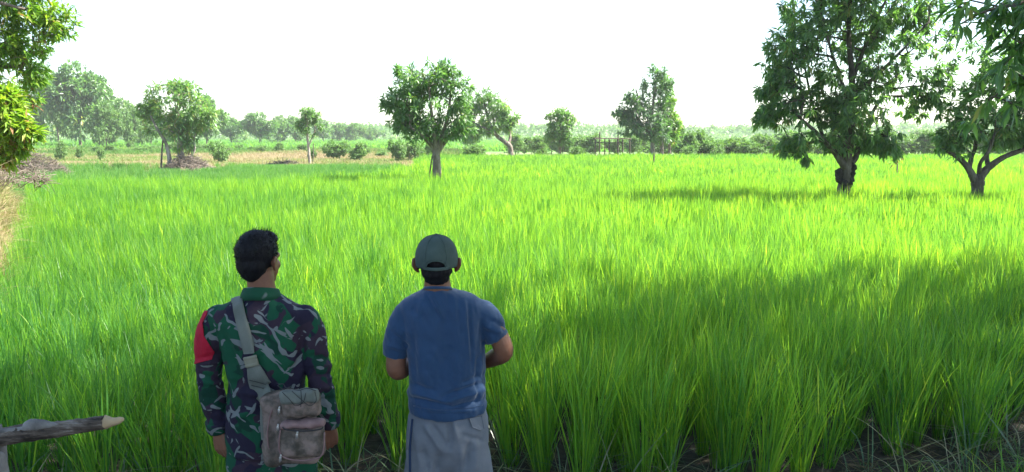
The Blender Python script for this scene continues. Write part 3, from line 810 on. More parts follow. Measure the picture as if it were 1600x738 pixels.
# (px centre, top y, width px, distance, label)
protoA = proto_tree('broad_tree', 10, 10, 900, 0.75, 61, M_leaf, 'big broad green tree, highest of the wood at the far left', 'tree', (0, 0, 0))
protoB = proto_tree('broad_tree', 10, 10, 700, 0.8, 62, M_leaf_pale, 'x', 'tree', (0, 0, 0))
protoC = proto_tree('broad_tree', 10, 10, 700, 0.8, 63, M_leaf, 'x', 'tree', (0, 0, 0))
far = [('A', 125, 103, 96, 120, 'big broad green tree, highest of the wood at the far left'),
       ('B', 92, 122, 60, 130, 'broad tree behind the left flank of the highest far left tree'),
       ('C', 160, 130, 55, 126, 'tree merging into the right flank of the highest far left tree'),
       ('B', 166, 160, 48, 105, 'small pale tree in front of the highest far left tree'),
       ('A', 66, 140, 60, 140, 'dark tree half hidden by the sunlit tree at the left edge'),
       ('B', 206, 166, 44, 118, 'pale low tree between the big wood and the two trunked tree'),
       ('C', 322, 152, 56, 110, 'dense tree just behind the two trunked tree on the mound'),
       ('B', 236, 172, 50, 130, 'pale tree partly hidden by the two trunked tree'),
       ('A', 362, 184, 44, 170, 'low tree left of the dark rounded tree on the left horizon'),
       ('C', 405, 177, 50, 160, 'dark rounded tree on the left horizon'),
       ('A', 438, 182, 44, 175, 'tree touching the dark rounded tree on the left horizon'),
       ('B', 462, 186, 40, 190, 'pale tree behind the slim young tree'),
       ('C', 505, 188, 36, 200, 'tree just right of the slim young tree on the horizon'),
       ('A', 530, 193, 36, 215, 'third horizon tree right of the slim young tree'),
       ('B', 556, 194, 34, 225, 'pale horizon tree before the gap left of the round mango tree'),
       ('C', 582, 198, 30, 240, 'smallest horizon tree beside the round mango tree'),
       ('A', 1232, 205, 60, 95, 'dark low tree in the scrub behind the tall mango tree'),
       ('C', 1060, 196, 26, 75, 'reddish stemmed small tree just right of the sunlit yellow green tree'),
       ('B', 1440, 204, 40, 130, 'pale far tree between the two right hand mango trees'),
       ('C', 735, 190, 40, 90, 'green tree glimpsed between the round and the leaning tree')]
used = set()
for i, (kd, px, ty, wp, Y, lab) in enumerate(far):
    src = {'A': protoA, 'B': protoB, 'C': protoC}[kd]
    hgt = CAM_Z + (213 - ty) * Y / FPX
    s = (wp * 1.08 * Y / FPX / 10, wp * 1.08 * Y / FPX / 10, hgt / 9.6)
    if kd not in used:
        used.add(kd); src.location = gpos(px, Y); src.scale = s; src['label'] = lab; src['group'] = 'trees on the far edge of the grassland'
    else:
        copy_tree(src, gpos(px, Y), i * 1.7, s, lab, 'trees on the far edge of the grassland')

# bushes of the scrub belt behind the rice
gB = 'low scrub bushes beyond the rice'
labB = 'grey green bush in the scrub belt along the far side of the rice'
M_leaf_scrub = M_leaf_pale
bush = [proto_tree('scrub_bush', 2.4, 2.4, 260, 0.30, 71, M_leaf_pale, labB, 'bush', (0, 0, 0), group=gB, stems=3),
        proto_tree('scrub_bush', 2.0, 2.6, 240, 0.28, 72, M_leaf_pale, labB, 'bush', (0, 0, 0), group=gB, stems=3),
        proto_tree('scrub_bush', 2.8, 2.2, 280, 0.30, 73, M_leaf_pale, labB, 'bush', (0, 0, 0), group=gB, stems=3)]
rb = np.random.default_rng(77)
first = [True] * 3
def put_bush(k, px, Y, sw, sh, lab=labB, grp=gB):
    if first[k]:
        first[k] = False; o = bush[k]; o.location = gpos(px, Y); o.rotation_euler = (0, 0, rb.uniform(0, 6)); o.scale = (sw, sw, sh); o['label'] = lab
        if grp: o['group'] = grp
        return o
    o = copy_tree(bush[k], gpos(px, Y), rb.uniform(0, 6), (sw, sw, sh), lab, grp)
    if not grp and 'group' in o: del o['group']
    return o
for px in np.arange(1068, 1500, 13):
    put_bush(int(rb.choice([0, 0, 1, 1, 2])), px + rb.normal(0, 4), 66 + rb.uniform(-3, 5), rb.uniform(.75, 1.15), rb.uniform(.72, 1.0),
             'grey green scrub bush between the sunlit yellow green tree and the tall mango tree' if px < 1205 else 'grey green scrub bush seen behind the crown of the tall mango tree')
for px in np.arange(810, 1060, 16):
    put_bush(int(rb.choice([0, 1, 1])), px + rb.normal(0, 4), 82 + rb.uniform(-4, 8), rb.uniform(.9, 1.3), rb.uniform(.7, .95),
             'distant scrub bush between the leaning tree and the timber frame' if px < 925 else 'distant scrub bush behind the timber frame and the tall dark tree')
for px in np.arange(486, 668, 13):
    put_bush(int(rb.choice([0, 1, 2])), px + rb.normal(0, 5), 68 + rb.uniform(-4, 22), rb.uniform(.3, .6), rb.uniform(.22, .5), 'low pale bush among the weeds between the slim young tree and the round mango tree')
for px in np.arange(150, 480, 24):
    put_bush(int(rb.choice([0, 1, 2])), px + rb.normal(0, 9), 92 + rb.uniform(-6, 10), rb.uniform(.5, 1.0), rb.uniform(.3, .6), 'low pale bush scattered over the grass behind the fallow plot')
for px in np.arange(1500, 1720, 15):
    put_bush(int(rb.choice([0, 1])), px + rb.normal(0, 4), 72 + rb.uniform(-3, 6), rb.uniform(.9, 1.3), rb.uniform(.7, .95), 'scrub bush seen through the limbs of the low forked mango tree')
for (px, Y, sw, sh, k, lab) in [(342, 56, .72, .75, 2, 'round dark bush on the fallow plot right of the two trunked tree'),
        (562, 62, .8, .6, 1, 'low bush at the corner of the rice left of the round mango tree'),
        (522, 66, .9, .75, 2, 'leafy bush right of the slim young tree'),
        (622, 60, .6, .8, 2, 'dark bush under the left side of the round mango tree'),
        (640, 63, .8, .7, 0, 'pale bush behind the round mango tree'),
        (672, 60, .6, .6, 1, 'low bush just left of the pale trunk of the round mango tree'),
        (745, 60, .9, .6, 0, 'pale grassy bush under the leaning tree'),
        (902, 63, .6, .55, 2, 'dark bush right of the small rounded tree'),
        (845, 66, .6, .6, 1, 'bush left of the small rounded tree'),
        (1075, 61, .6, .6, 2, 'dark bush at the foot of the sunlit yellow green tree'),
        (1118, 63, .8, .75, 2, 'dark bush standing out of the scrub belt'),
        (95, 62, .5, .65, 1, 'wispy upright bush at the left end of the fallow plot'),
        (122, 66, .35, .4, 1, 'smaller wispy bush beside the brush pile'),
        (155, 64, .3, .45, 0, 'smallest wispy bush on the fallow plot')]:
    put_bush(k, px, Y, sw, sh, lab, None)

# far wood closing the horizon
rng = np.random.default_rng(91)
C = []
for i in range(5200):
    px = rng.uniform(-150, 1750); Y = rng.uniform(330, 470)
    x = (px - 800) / FPX * Y
    top = 5.2 + 3.0 * vnoise(np.array([x * .03]), np.array([0.0]), 6)[0] + 1.2 * vnoise(np.array([x * .15]), np.array([Y * .1]), 8)[0]
    C.append((x, Y, top * rng.random() ** .5))
C = np.array(C)
V, F, t = leaves_mesh(rng, C, np.tile([0, 0, .3], (len(C), 1)), 10, 1.7, 1.0, 0.3, 0.4, 0.25)
tag(link('far_wood', np_mesh('far_wood', V, F, M_leaf_pale, attrs={'tint': ('FLOAT', t.astype(np.float32))})), 'pale hazy wood closing the horizon', 'wood', kind='stuff')
C = np.stack([rng.uniform(-420, 420, 2600), rng.uniform(300, 330, 2600), rng.uniform(0, 2.0, 2600)], -1)
V, F, t = leaves_mesh(rng, C, np.tile([0, 0, .3], (len(C), 1)), 10, 1.5, .8, 0.3, 0.6, 0.25)
tag(link('far_undergrowth', np_mesh('far_undergrowth', V, F, M_leaf_pale, attrs={'tint': ('FLOAT', t.astype(np.float32))})), 'pale undergrowth along the foot of the far wood', 'undergrowth', kind='stuff')
# ------------------------------------------------------------------ people
from mathutils.bvhtree import BVHTree

def proj(V):
    """photo pixel of world points"""
    V = np.asarray(V, float)
    dep = V[:, 1] * math.cos(PITCH) + (CAM_Z - V[:, 2]) * math.sin(PITCH)
    up = (V[:, 2] - CAM_Z) * math.cos(PITCH) + V[:, 1] * math.sin(PITCH)
    return np.stack([800 + V[:, 0] / dep * FPX, 369 - up / dep * FPX], -1)

def ring_loft(M, rings, sides=28, smooth=4):
    """rings: (x, y, z, rx, ry, power)"""
    A = crom(np.array(rings, float), smooth) if smooth else np.array(rings, float)
    a = np.linspace(0, 2 * math.pi, sides, endpoint=False)
    V = []
    for x, y, z, rx, ry, pw in A:
        c, s = np.cos(a), np.sin(a)
        e = 2 / pw
        V.append(np.stack([x + rx * np.sign(c) * np.abs(c) ** e, y + ry * np.sign(s) * np.abs(s) ** e, np.full(sides, z)], -1))
    V = np.concatenate(V); n = len(A)
    i0 = np.arange(n - 1)[:, None] * sides; j = np.arange(sides)[None]; j2 = (j + 1) % sides
    Q = np.stack([i0 + j, i0 + j2, i0 + sides + j2, i0 + sides + j], -1).reshape(-1, 4)
    V = np.concatenate([V, [A[0, :3]], [A[-1, :3]]]); nv = n * sides
    T = [(nv, k, (k + 1) % sides) for k in range(sides)] + [(nv + 1, (n - 1) * sides + (k + 1) % sides, (n - 1) * sides + k) for k in range(sides)]
    M.add(V, Q, np.array(T))

def ellipsoid(M, c, r, rotz=0.0, n=16):
    u = np.linspace(0, math.pi, n); a = np.linspace(0, 2 * math.pi, 2 * n, endpoint=False)
    V = np.stack([np.outer(np.sin(u), np.cos(a)) * r[0], np.outer(np.sin(u), np.sin(a)) * r[1], np.outer(np.cos(u), np.ones(2 * n)) * r[2]], -1)
    V[0] += [0, 0, 1e-5]
    V = V.reshape(-1, 3)
    cz, sz = math.cos(rotz), math.sin(rotz)
    V = np.stack([V[:, 0] * cz - V[:, 1] * sz, V[:, 0] * sz + V[:, 1] * cz, V[:, 2]], -1) + np.asarray(c)
    s = 2 * n
    i0 = np.arange(n - 1)[:, None] * s; j = np.arange(s)[None]; j2 = (j + 1) % s
    M.add(V, np.stack([i0 + j, i0 + s + j, i0 + s + j2, i0 + j2], -1).reshape(-1, 4))

def remesh(M, name, voxel, smooth_it=4, smooth_f=0.5):
    """union of all closed shapes of M as one continuous skin -> verts, faces"""
    o = M.build(name, None)
    r = o.modifiers.new('r', 'REMESH'); r.mode = 'VOXEL'; r.voxel_size = voxel
    s = o.modifiers.new('s', 'SMOOTH'); s.iterations = smooth_it; s.factor = smooth_f
    dg = bpy.context.evaluated_depsgraph_get()
    me = bpy.data.meshes.new_from_object(o.evaluated_get(dg))
    old = o.data
    bpy.data.objects.remove(o); bpy.data.meshes.remove(old)
    return me

def get_co(me):
    V = np.zeros(len(me.vertices) * 3, np.float32); me.vertices.foreach_get('co', V)
    Nn = np.zeros(len(me.vertices) * 3, np.float32); me.vertices.foreach_get('normal', Nn)
    return V.reshape(-1, 3).astype(float), Nn.reshape(-1, 3).astype(float)

def seg_dist(P, A, B):
    A, B = np.array(A, float), np.array(B, float)
    d = B - A; t = np.clip(((P - A) @ d) / (d @ d), 0, 1)
    return np.linalg.norm(P - (A + t[:, None] * d), axis=1), t

def folds(V, Nn, creases, back_y=None):
    """creases: (px0,py0,px1,py1,width px,height m): ridges (+) and grooves (-) of the cloth"""
    P = proj(V); D = np.zeros(len(V))
    for x0, y0, x1, y1, w, a in creases:
        d, t = seg_dist(P, (x0, y0), (x1, y1))
        D += 1.5 * a * np.exp(-(d / w) ** 2) * np.minimum(1, 0.35 + 1.3 * np.sin(math.pi * np.clip(t, .03, .97)))
    if back_y is not None: D *= np.clip((back_y - V[:, 1]) / 0.04, 0, 1)
    return V + Nn * D[:, None]

def cloth_noise(V, Nn, amp, sx, sz, seed):
    a = vnoise(V[:, 0] * sx + V[:, 1] * sx * .7, V[:, 2] * sz, seed) - .5
    b = vnoise(V[:, 0] * sx * 2.3 + V[:, 2] * sz * 1.1, V[:, 2] * sz * 2.1 - V[:, 1] * sx, seed + 1) - .5
    return V + Nn * ((a + 0.5 * b) * amp)[:, None]

def finish(me, V, name, mat, parent, base, smooth=True):
    me.vertices.foreach_set('co', (V - np.asarray(base)).astype(np.float32).ravel())
    me.materials.clear(); me.materials.append(mat)
    me.polygons.foreach_set('use_smooth', np.full(len(me.polygons), smooth))
    me.update(); me.name = name
    return link(name, me, parent)

def add_hand(M, wrist, d, nrm, thumb_side, curl=0.35, s=1.0, spread=0.10):
    """wrist point, direction of the hand, normal out of the back of the hand, thumb towards +/- side"""
    wrist = np.array(wrist, float); d = np.array(d, float); d /= np.linalg.norm(d)
    nrm = np.array(nrm, float); nrm -= d * (nrm @ d); nrm /= np.linalg.norm(nrm)
    sd = np.cross(d, nrm) * thumb_side                       # towards the thumb
    # palm as four side by side tubes, joined by the remesh
    for k, o in enumerate([-.030, -.011, .009, .028]):
        M.tube([wrist + sd * o * .55 * s, wrist + d * .045 * s + sd * o * .9 * s, wrist + d * .088 * s + sd * o * s], np.array([.016, .0155, .0125]) * s, 10)
    L = [.058, .071, .078, .070]
    for k, o in enumerate([-.031, -.011, .010, .029]):
        b = wrist + d * (.086 - (0.006 if k == 0 else 0)) * s + sd * o * s
        ang = curl * (1.15 - .1 * k); fd = d + sd * (o * spread / .03 * .35); fd /= np.linalg.norm(fd)
        pts = [b - d * .02 * s, b]; cur = 0
        for j, fr in enumerate([.45, .30, .25]):
            cur += ang * (0.8 if j == 0 else 1.1)
            dd = fd * math.cos(cur) - nrm * math.sin(cur)
            pts.append(pts[-1] + dd * L[k] * fr * s)
        M.tube(pts, np.array([.0095, .0098, .0088, .0080, .0062]) * s, 10, smooth=4)
    tb = wrist + d * .02 * s + sd * .022 * s - nrm * .004 * s
    t1 = tb + (d * .55 + sd * .62 - nrm * .3) * .045 * s
    t2 = t1 + (d * .85 + sd * .28 - nrm * .35) * .034 * s
    t3 = t2 + (d * .95 - nrm * .3) * .024 * s
    M.tube([tb - sd * .01, tb, t1, t2, t3], np.array([.013, .0145, .012, .0105, .0075]) * s, 10, smooth=4)

def add_head(M, c, yaw, s=1.0, eo=1.0):
    cz, sz = math.cos(yaw), math.sin(yaw)
    def R(p): return np.array([c[0] + (p[0] * cz - p[1] * sz) * s, c[1] + (p[0] * sz + p[1] * cz) * s, c[2] + p[2] * s])
    def E(p, r, n=16): ellipsoid(M, R(p), np.array(r) * s, yaw, n)
    E((0, -.012, .028), (.076, .096, .090), 22)
    E((0, .028, -.035), (.060, .066, .080))
    E((0, .052, -.092), (.034, .036, .026))
    E((0, .062, .012), (.058, .030, .020))                         # brow
    E((.036, .058, -.030), (.022, .026, .024)); E((-.036, .058, -.030), (.022, .026, .024))   # cheeks
    M.tube([R((0, .086, .005)), R((0, .100, -.018)), R((0, .110, -.036)), R((0, .094, -.044))], np.array([.008, .010, .0145, .010]) * s, 10)
    E((.011, .098, -.040), (.008, .009, .007), 8); E((-.011, .098, -.040), (.008, .009, .007), 8)
    E((0, .089, -.064), (.024, .010, .006), 10); E((0, .087, -.074), (.021, .010, .007), 10)  # lips
    for sg in (-1, 1):                                              # ears: rim, lobe and bowl
        M.tube([R((sg * .074, .006, -.030)), R((sg * .080, .008, -.006)), R((sg * .087 * eo, -.004, .014)), R((sg * .093 * eo, -.018, .010)), R((sg * .093 * eo, -.022, -.010)), R((sg * .084 * eo, -.012, -.030)), R((sg * .077, 0, -.042))],
               np.array([.006, .006, .006, .006, .006, .0065, .007]) * s, 8)
        E((sg * .080 * eo, -.006, -.010), (.009, .016, .025), 10)
    return R

# --- materials of the clothes
M_skin = mat_noise('skin', [(0.3, (0.15, 0.066, 0.040)), (0.6, (0.205, 0.095, 0.058)), (0.8, (0.24, 0.12, 0.075))], scale=9, rough=0.5, bump=0.12, bscale=160, spec=0.4, bdist=0.003)
M_skin.node_tree.nodes['Principled BSDF'].inputs['Subsurface Weight'].default_value = 0.12
M_skin.node_tree.nodes['Principled BSDF'].inputs['Subsurface Radius'].default_value = (0.01, 0.004, 0.002)
M_hair = mat_noise('hair', [(0.35, (0.003, 0.003, 0.005)), (0.7, (0.008, 0.008, 0.011))], scale=60, rough=0.65, bump=0.6, bscale=140, stretch=(1, 1, .3), spec=0.2, bdist=0.006)
M_tee = mat_noise('blue_jersey', [(0.3, (0.0065, 0.034, 0.088)), (0.7, (0.0095, 0.045, 0.115))], scale=6, rough=0.72, bump=0.25, bscale=420, spec=0.35, bdist=0.002)
M_tee.node_tree.nodes['Principled BSDF'].inputs['Sheen Weight'].default_value = 0.25
M_short = mat_noise('grey_jersey', [(0.3, (0.115, 0.13, 0.155)), (0.7, (0.155, 0.17, 0.195))], scale=10, rough=0.85, bump=0.3, bscale=380, spec=0.2, bdist=0.002)
M_navy = mat_noise('navy_trim', [(0.3, (0.02, 0.035, 0.08)), (0.7, (0.03, 0.05, 0.10))], scale=10, rough=0.8, bump=0.2, bscale=300, spec=0.2, bdist=0.002)
M_cap = mat_noise('cap_cloth', [(0.3, (0.042, 0.066, 0.060)), (0.7, (0.066, 0.095, 0.086))], scale=12, rough=0.85, bump=0.35, bscale=350, spec=0.2, bdist=0.002)
M_red = mat_noise('red_felt', [(0.3, (0.30, 0.008, 0.026)), (0.7, (0.38, 0.012, 0.035))], scale=20, rough=0.8, bump=0.2, bscale=300, spec=0.2, bdist=0.002)
M_bag = mat_noise('bag_canvas', [(0.38, (0.055, 0.048, 0.038)), (0.5, (0.120, 0.096, 0.080)), (0.60, (0.20, 0.150, 0.130))], scale=16, rough=0.8, bump=0.5, bscale=330, spec=0.3, bdist=0.003)
M_bagtrim = mat_noise('bag_piping', [(0.3, (0.15, 0.09, 0.088)), (0.7, (0.24, 0.155, 0.15))], scale=20, rough=0.7, bump=0.3, bscale=330, spec=0.3, bdist=0.002)
M_strap = mat_noise('strap_webbing', [(0.3, (0.10, 0.115, 0.10)), (0.7, (0.15, 0.165, 0.148))], scale=12, rough=0.75, bump=0.6, bscale=420, stretch=(1, 1, .5), spec=0.3, bdist=0.003)
M_buckle = mat_noise('plastic_buckle', [(0.3, (0.15, 0.15, 0.11)), (0.7, (0.20, 0.20, 0.15))], scale=12, rough=0.45, bump=0, spec=0.5)
M_zip = mat_noise('steel_pull', [(0.3, (0.45, 0.45, 0.45)), (0.7, (0.6, 0.6, 0.6))], scale=12, rough=0.3, bump=0, spec=0.7)
M_zip.node_tree.nodes['Principled BSDF'].inputs['Metallic'].default_value = 0.8
M_black = mat_noise('black_leather', [(0.3, (0.012, 0.011, 0.010)), (0.7, (0.03, 0.027, 0.024))], scale=14, rough=0.5, bump=0.3, bscale=120, spec=0.5, bdist=0.003)
M_cord = mat_noise('dark_cord', [(0.3, (0.02, 0.02, 0.022)), (0.7, (0.04, 0.04, 0.042))], scale=30, rough=0.7, bump=0, spec=0.3)

def camo():
    m, N, L = new_mat('brushstroke_camouflage')
    tc = N.new('ShaderNodeTexCoord')
    wn_ = N.new('ShaderNodeTexNoise'); wn_.inputs['Scale'].default_value = 7; wn_.inputs['Detail'].default_value = 2
    L.new(tc.outputs['Object'], wn_.inputs['Vector'])
    sub = N.new('ShaderNodeVectorMath'); sub.operation = 'SUBTRACT'; sub.inputs[1].default_value = (.5, .5, .5); L.new(wn_.outputs['Color'], sub.inputs[0])
    def warped(amount):
        a = N.new('ShaderNodeVectorMath'); a.operation = 'MULTIPLY_ADD'; a.inputs[1].default_value = (amount,) * 3
        L.new(sub.outputs[0], a.inputs[0]); L.new(tc.outputs['Object'], a.inputs[2]); return a.outputs[0]
    def layer(rot, scl, scale, lo, hi, loc, warp, detail=1.5):
        mp = N.new('ShaderNodeMapping'); mp.vector_type = 'POINT'
        mp.inputs['Rotation'].default_value = rot; mp.inputs['Scale'].default_value = scl; mp.inputs['Location'].default_value = loc
        r0 = N.new('ShaderNodeVectorRotate'); r0.rotation_type = 'EULER_XYZ'; r0.inputs['Rotation'].default_value = rot
        L.new(warped(warp), r0.inputs['Vector'])
        mp.inputs['Rotation'].default_value = (0, 0, 0)
        L.new(r0.outputs[0], mp.inputs[0])
        n = N.new('ShaderNodeTexNoise'); n.inputs['Scale'].default_value = scale; n.inputs['Detail'].default_value = detail; n.inputs['Roughness'].default_value = .45
        L.new(mp.outputs[0], n.inputs['Vector'])
        r = N.new('ShaderNodeMapRange'); r.inputs[1].default_value = lo; r.inputs[2].default_value = hi; r.interpolation_type = 'SMOOTHSTEP'
        L.new(n.outputs[0], r.inputs[0]); return r.outputs[0]
    def mix(fac, a, b):
        x = N.new('ShaderNodeMix'); x.data_type = 'RGBA'; L.new(fac, x.inputs[0])
        if isinstance(a, tuple): x.inputs[6].default_value = (*a, 1)
        else: L.new(a, x.inputs[6])
        x.inputs[7].default_value = (*b, 1); return x.outputs[2]
    c = mix(layer((0, .5, 0), (1, 1, .7), 8.5, .495, .51, (4.3, 2.1, 1.7), .06), (0.006, 0.062, 0.032), (0.016, 0.013, 0.030))
    c = mix(layer((0, -.6, .3), (1.2, 1, .6), 10, .55, .565, (3, 1, 7), .06), c, (0.030, 0.020, 0.034))
    c = mix(layer((0, .9, 0), (1, 1, .6), 12, .60, .62, (7, 5, 1), .05), c, (0.004, 0.035, 0.022))
    c = mix(layer((0, .85, .2), (3.2, 1.8, .7), 9.5, .64, .655, (2, 9, 4), .10), c, (0.14, 0.16, 0.165))
    c = mix(layer((0, -.75, .2), (3.4, 1.8, .75), 10, .645, .66, (12, 3, 5), .10), c, (0.13, 0.15, 0.155))
    c = mix(layer((0, 1.45, .1), (3.8, 1.8, .8), 8.5, .675, .695, (1, 13, 8), .08), c, (0.13, 0.15, 0.15))
    p = N.new('ShaderNodeBsdfPrincipled'); L.new(c, p.inputs['Base Color']); p.inputs['Roughness'].default_value = .85; p.inputs['Specular IOR Level'].default_value = .2
    n2 = N.new('ShaderNodeTexNoise'); n2.inputs['Scale'].default_value = 380; L.new(tc.outputs['Object'], n2.inputs['Vector'])
    b = N.new('ShaderNodeBump'); b.inputs['Strength'].default_value = .25; b.inputs['Distance'].default_value = .002
    L.new(n2.outputs[0], b.inputs['Height']); L.new(b.outputs[0], p.inputs['Normal'])
    o = N.new('ShaderNodeOutputMaterial'); L.new(p.outputs[0], o.inputs[0])
    return m
M_camo = camo()

def face_details(root, R, s, base, hair=True):
    M = Mesh()
    for sg in (-1, 1):
        M = Mesh(); ellipsoid(M, R((sg * .029, .066, -.004)), np.array([.0120, .0120, .0120]) * s, 0, 10); M.build('eye', M_eye, root, loc=base)
    for sg in (-1, 1):
        M = Mesh(); M.tube([R((sg * .014, .0915, .013)), R((sg * .032, .086, .018)), R((sg * .046, .074, .013))], np.array([.002, .003, .0015]) * s, 6); M.build('eyebrow', M_hair, root, loc=base)
M_eye = mat_noise('eye', [(0.3, (0.5, 0.48, 0.45)), (0.7, (0.6, 0.58, 0.55))], scale=4, rough=0.2, bump=0)

def leg_foot(M, hip, knee, ankle, rad, foot_dir=(0, 1, 0)):
    hip, knee, ankle = map(np.array, (hip, knee, ankle))
    M.tube([hip, hip * .5 + knee * .5, knee, knee * .65 + ankle * .35, ankle], rad, 16)
    a = ankle; f = np.array(foot_dir, float)
    M.tube([a + [0, -.055, -.045], a + [0, -.02, -.04], a + f * .07 + [0, 0, -.05], a + f * .15 + [0, 0, -.058], a + f * .185 + [0, 0, -.062]], [.022, .038, .036, .034, .018], 12)

# =================== the soldier
YS = 3.3
def WS(px, py, dy=0.0): return np.array(at(px, py, YS)) + np.array([0, dy, 0])
KS = lambda px: px / 342.0
def ringp(py, l, r, ry, dy=0.0, pw=2.3, Y=YS):
    c = np.array(at((l + r) / 2, py, Y)); e = np.array(at(r, py, Y))
    return (c[0], Y + dy, c[2], e[0] - c[0], ry, pw)
sold_base = np.array([WS(425, 700)[0], YS, 0.0])
soldier = empty('person', tuple(sold_base), 'person in dark green camouflage uniform with a red armband, seen from behind', 'person')
# body
M = Mesh()
headc = WS(404, 406, .01)
Rs = add_head(M, headc, math.radians(-19), 1.06)
M.tube([headc + [0, -.015, -.03], WS(408, 440, -.005), WS(410, 462, 0), WS(412, 480, 0)], [.062, .060, .062, .050], 20)
ring_loft(M, [ringp(476, 390, 430, .04), ringp(492, 355, 465, .075), ringp(530, 350, 468, .105), ringp(600, 365, 462, .095), ringp(660, 362, 475, .105), ringp(720, 365, 480, .10)])
armL = [WS(350, 512), WS(337, 525), WS(331, 560, .0), WS(333, 590, -.01), WS(338, 640, -.005), WS(344, 668, -.015)]
armR = [WS(468, 512), WS(486, 525), WS(494, 560, .0), WS(501, 595, -.01), WS(509, 640, .02), WS(510, 665, .03)]
for A, sg in ((armL, -1), (armR, 1)):
    M.tube(A, [.036, .040, .038, .035, .031, .027], 16)
    d = A[-1] - A[-2]; d = d + np.array([0, .006, -.02])
    add_hand(M, A[-1] + d / np.linalg.norm(d) * .015, d, (sg * .35, -.93, 0), -1 if sg < 0 else 1, curl=.42, s=1.0)
for hx, kx, ax in ((388, 386, -.13), (462, 464, .10)):
    h = WS(hx, 700); k = h + [ax * .25, .02, -.36]; a_ = np.array([h[0] + ax * .5, YS + .0, .09])
    leg_foot(M, h, k, a_, [.085, .075, .055, .055, .04])
me = remesh(M, 'body', 0.005, 3)
V, Nn = get_co(me)
finish(me, V, 'body', M_skin, soldier, sold_base)
face_details(soldier, Rs, 1.06, sold_base)
# hair: short, with a ruffled tuft on top
M = Mesh()
s_ = 1.06
E = lambda p, r: ellipsoid(M, Rs(p), np.array(r) * s_, math.radians(-19), 20)
E((0, -.018, .036), (.0825, .096, .093)); E((0, -.050, -.008), (.070, .060, .070)); E((0, -.056, -.046), (.050, .040, .042)); E((0, .035, .085), (.062, .055, .035))
E((.057, -.010, .015), (.022, .045, .045)); E((-.057, -.010, .015), (.022, .045, .045))
me = remesh(M, 'hair', 0.005, 5)
V, Nn = get_co(me)
V = V + Nn * ((vnoise(V[:, 0] * 90 + V[:, 1] * 40, V[:, 2] * 60, 5) - .5) * .003 + (vnoise(V[:, 0] * 25, V[:, 2] * 25 + V[:, 1] * 20, 6) - .5) * .004)[:, None]
hair = finish(me, V, 'hair', M_hair, soldier, sold_base)
bv = BVHTree.FromPolygons([tuple(v) for v in V], [tuple(p.vertices) for p in me.polygons])
rg = np.random.default_rng(3)
M = Mesh()
for i in range(1100):                                           # short strands standing off the scalp
    q = rg.normal(0, 1, 3); q /= np.linalg.norm(q); q[2] = abs(q[2]) * 1.0 if rg.random() < .55 else q[2]
    o = headc + [0, -.02, .02]
    hit = bv.ray_cast(Vector(o + q * .4), Vector(-q))
    if hit[0] is None: continue
    b = np.array(hit[0]); loc = b - headc
    fw = np.array([math.sin(math.radians(19)), math.cos(math.radians(19)), 0])
    tuftness = math.exp(-(((b - (headc + np.array([.035, .02, .125]))) / .045) ** 2).sum())
    L_ = .005 + .004 * rg.random() + .026 * tuftness * rg.random()
    d = q + np.array([0, 0, .5 * tuftness + .1]) + rg.normal(0, .35, 3) - (0, 0, .8 * (q[2] < .1)); d /= np.linalg.norm(d)
    M.tube([b - q * .003, b + d * L_ * .6, b + d * L_ + rg.normal(0, .002, 3)], [.0011, .0009, .0003], 4, smooth=0)
M.build('strands', M_hair, hair, loc=sold_base)
# jacket
M = Mesh()
ring_loft(M, [ringp(461, 386, 436, .068, .0, 2.1), ringp(468, 370, 446, .080, .0, 2.1), ringp(478, 345, 468, .096, .0, 2.2), ringp(492, 330, 486, .112, .005, 2.4), ringp(520, 340, 484, .128, .005, 2.4), ringp(560, 356, 480, .128, 0, 2.4), ringp(600, 361, 475, .120, 0, 2.4),
              ringp(640, 356, 482, .128, 0, 2.4), ringp(680, 356, 490, .138, 0, 2.4), ringp(700, 357, 492, .138, 0, 2.4)], 40)
M.tube([WS(372, 510), WS(343, 497), WS(331, 530), WS(327, 565), WS(329, 595, -.012), WS(336, 632, -.005), WS(343, 664, -.012)], [.055, .064, .064, .060, .056, .056, .050], 24)
M.tube([WS(445, 510), WS(475, 497), WS(488, 530), WS(495, 565), WS(501, 597, -.012), WS(507, 634, .01), WS(511, 662, .036)], [.055, .064, .063, .059, .056, .055, .050], 24)
me = remesh(M, 'jacket', 0.006, 6)
V, Nn = get_co(me)
V = folds(V, Nn, [(430, 540, 434, 640, 12, -.006), (380, 500, 400, 560, 16, .006), (455, 505, 440, 560, 18, .006),
    (350, 520, 372, 580, 6, -.007), (345, 540, 365, 600, 5, .006), (476, 520, 462, 585, 6, -.007), (482, 545, 468, 600, 5, .006), (360, 560, 390, 620, 6, -.006), (450, 580, 474, 560, 5, -.006),
    (370, 600, 430, 612, 6, -.006), (372, 612, 440, 622, 5, .006), (400, 640, 470, 628, 6, -.006), (365, 655, 400, 640, 5, .005),
    (312, 560, 348, 552, 4, -.006), (309, 570, 346, 566, 4, .006), (309, 585, 345, 592, 4, -.007), (312, 598, 346, 600, 4, .005), (315, 620, 350, 628, 4, -.005), (320, 640, 355, 636, 4, .005), (322, 655, 356, 660, 4, -.005),
    (480, 556, 515, 560, 4, -.006), (482, 570, 518, 572, 4, .006), (485, 590, 520, 584, 4, -.007), (486, 604, 523, 606, 4, .005), (490, 628, 526, 622, 4, -.005), (494, 644, 528, 646, 4, .005), (430, 480, 470, 500, 7, .005), (350, 495, 385, 478, 7, -.004)])
V = cloth_noise(V, Nn, .012, 14, 10, 3); V = cloth_noise(V, Nn, .005, 40, 30, 78)
jacket = finish(me, V, 'jacket', M_camo, soldier, sold_base)
jV = V; jP = [tuple(p.vertices) for p in me.polygons]
bvj = BVHTree.FromPolygons([tuple(v) for v in V], jP)
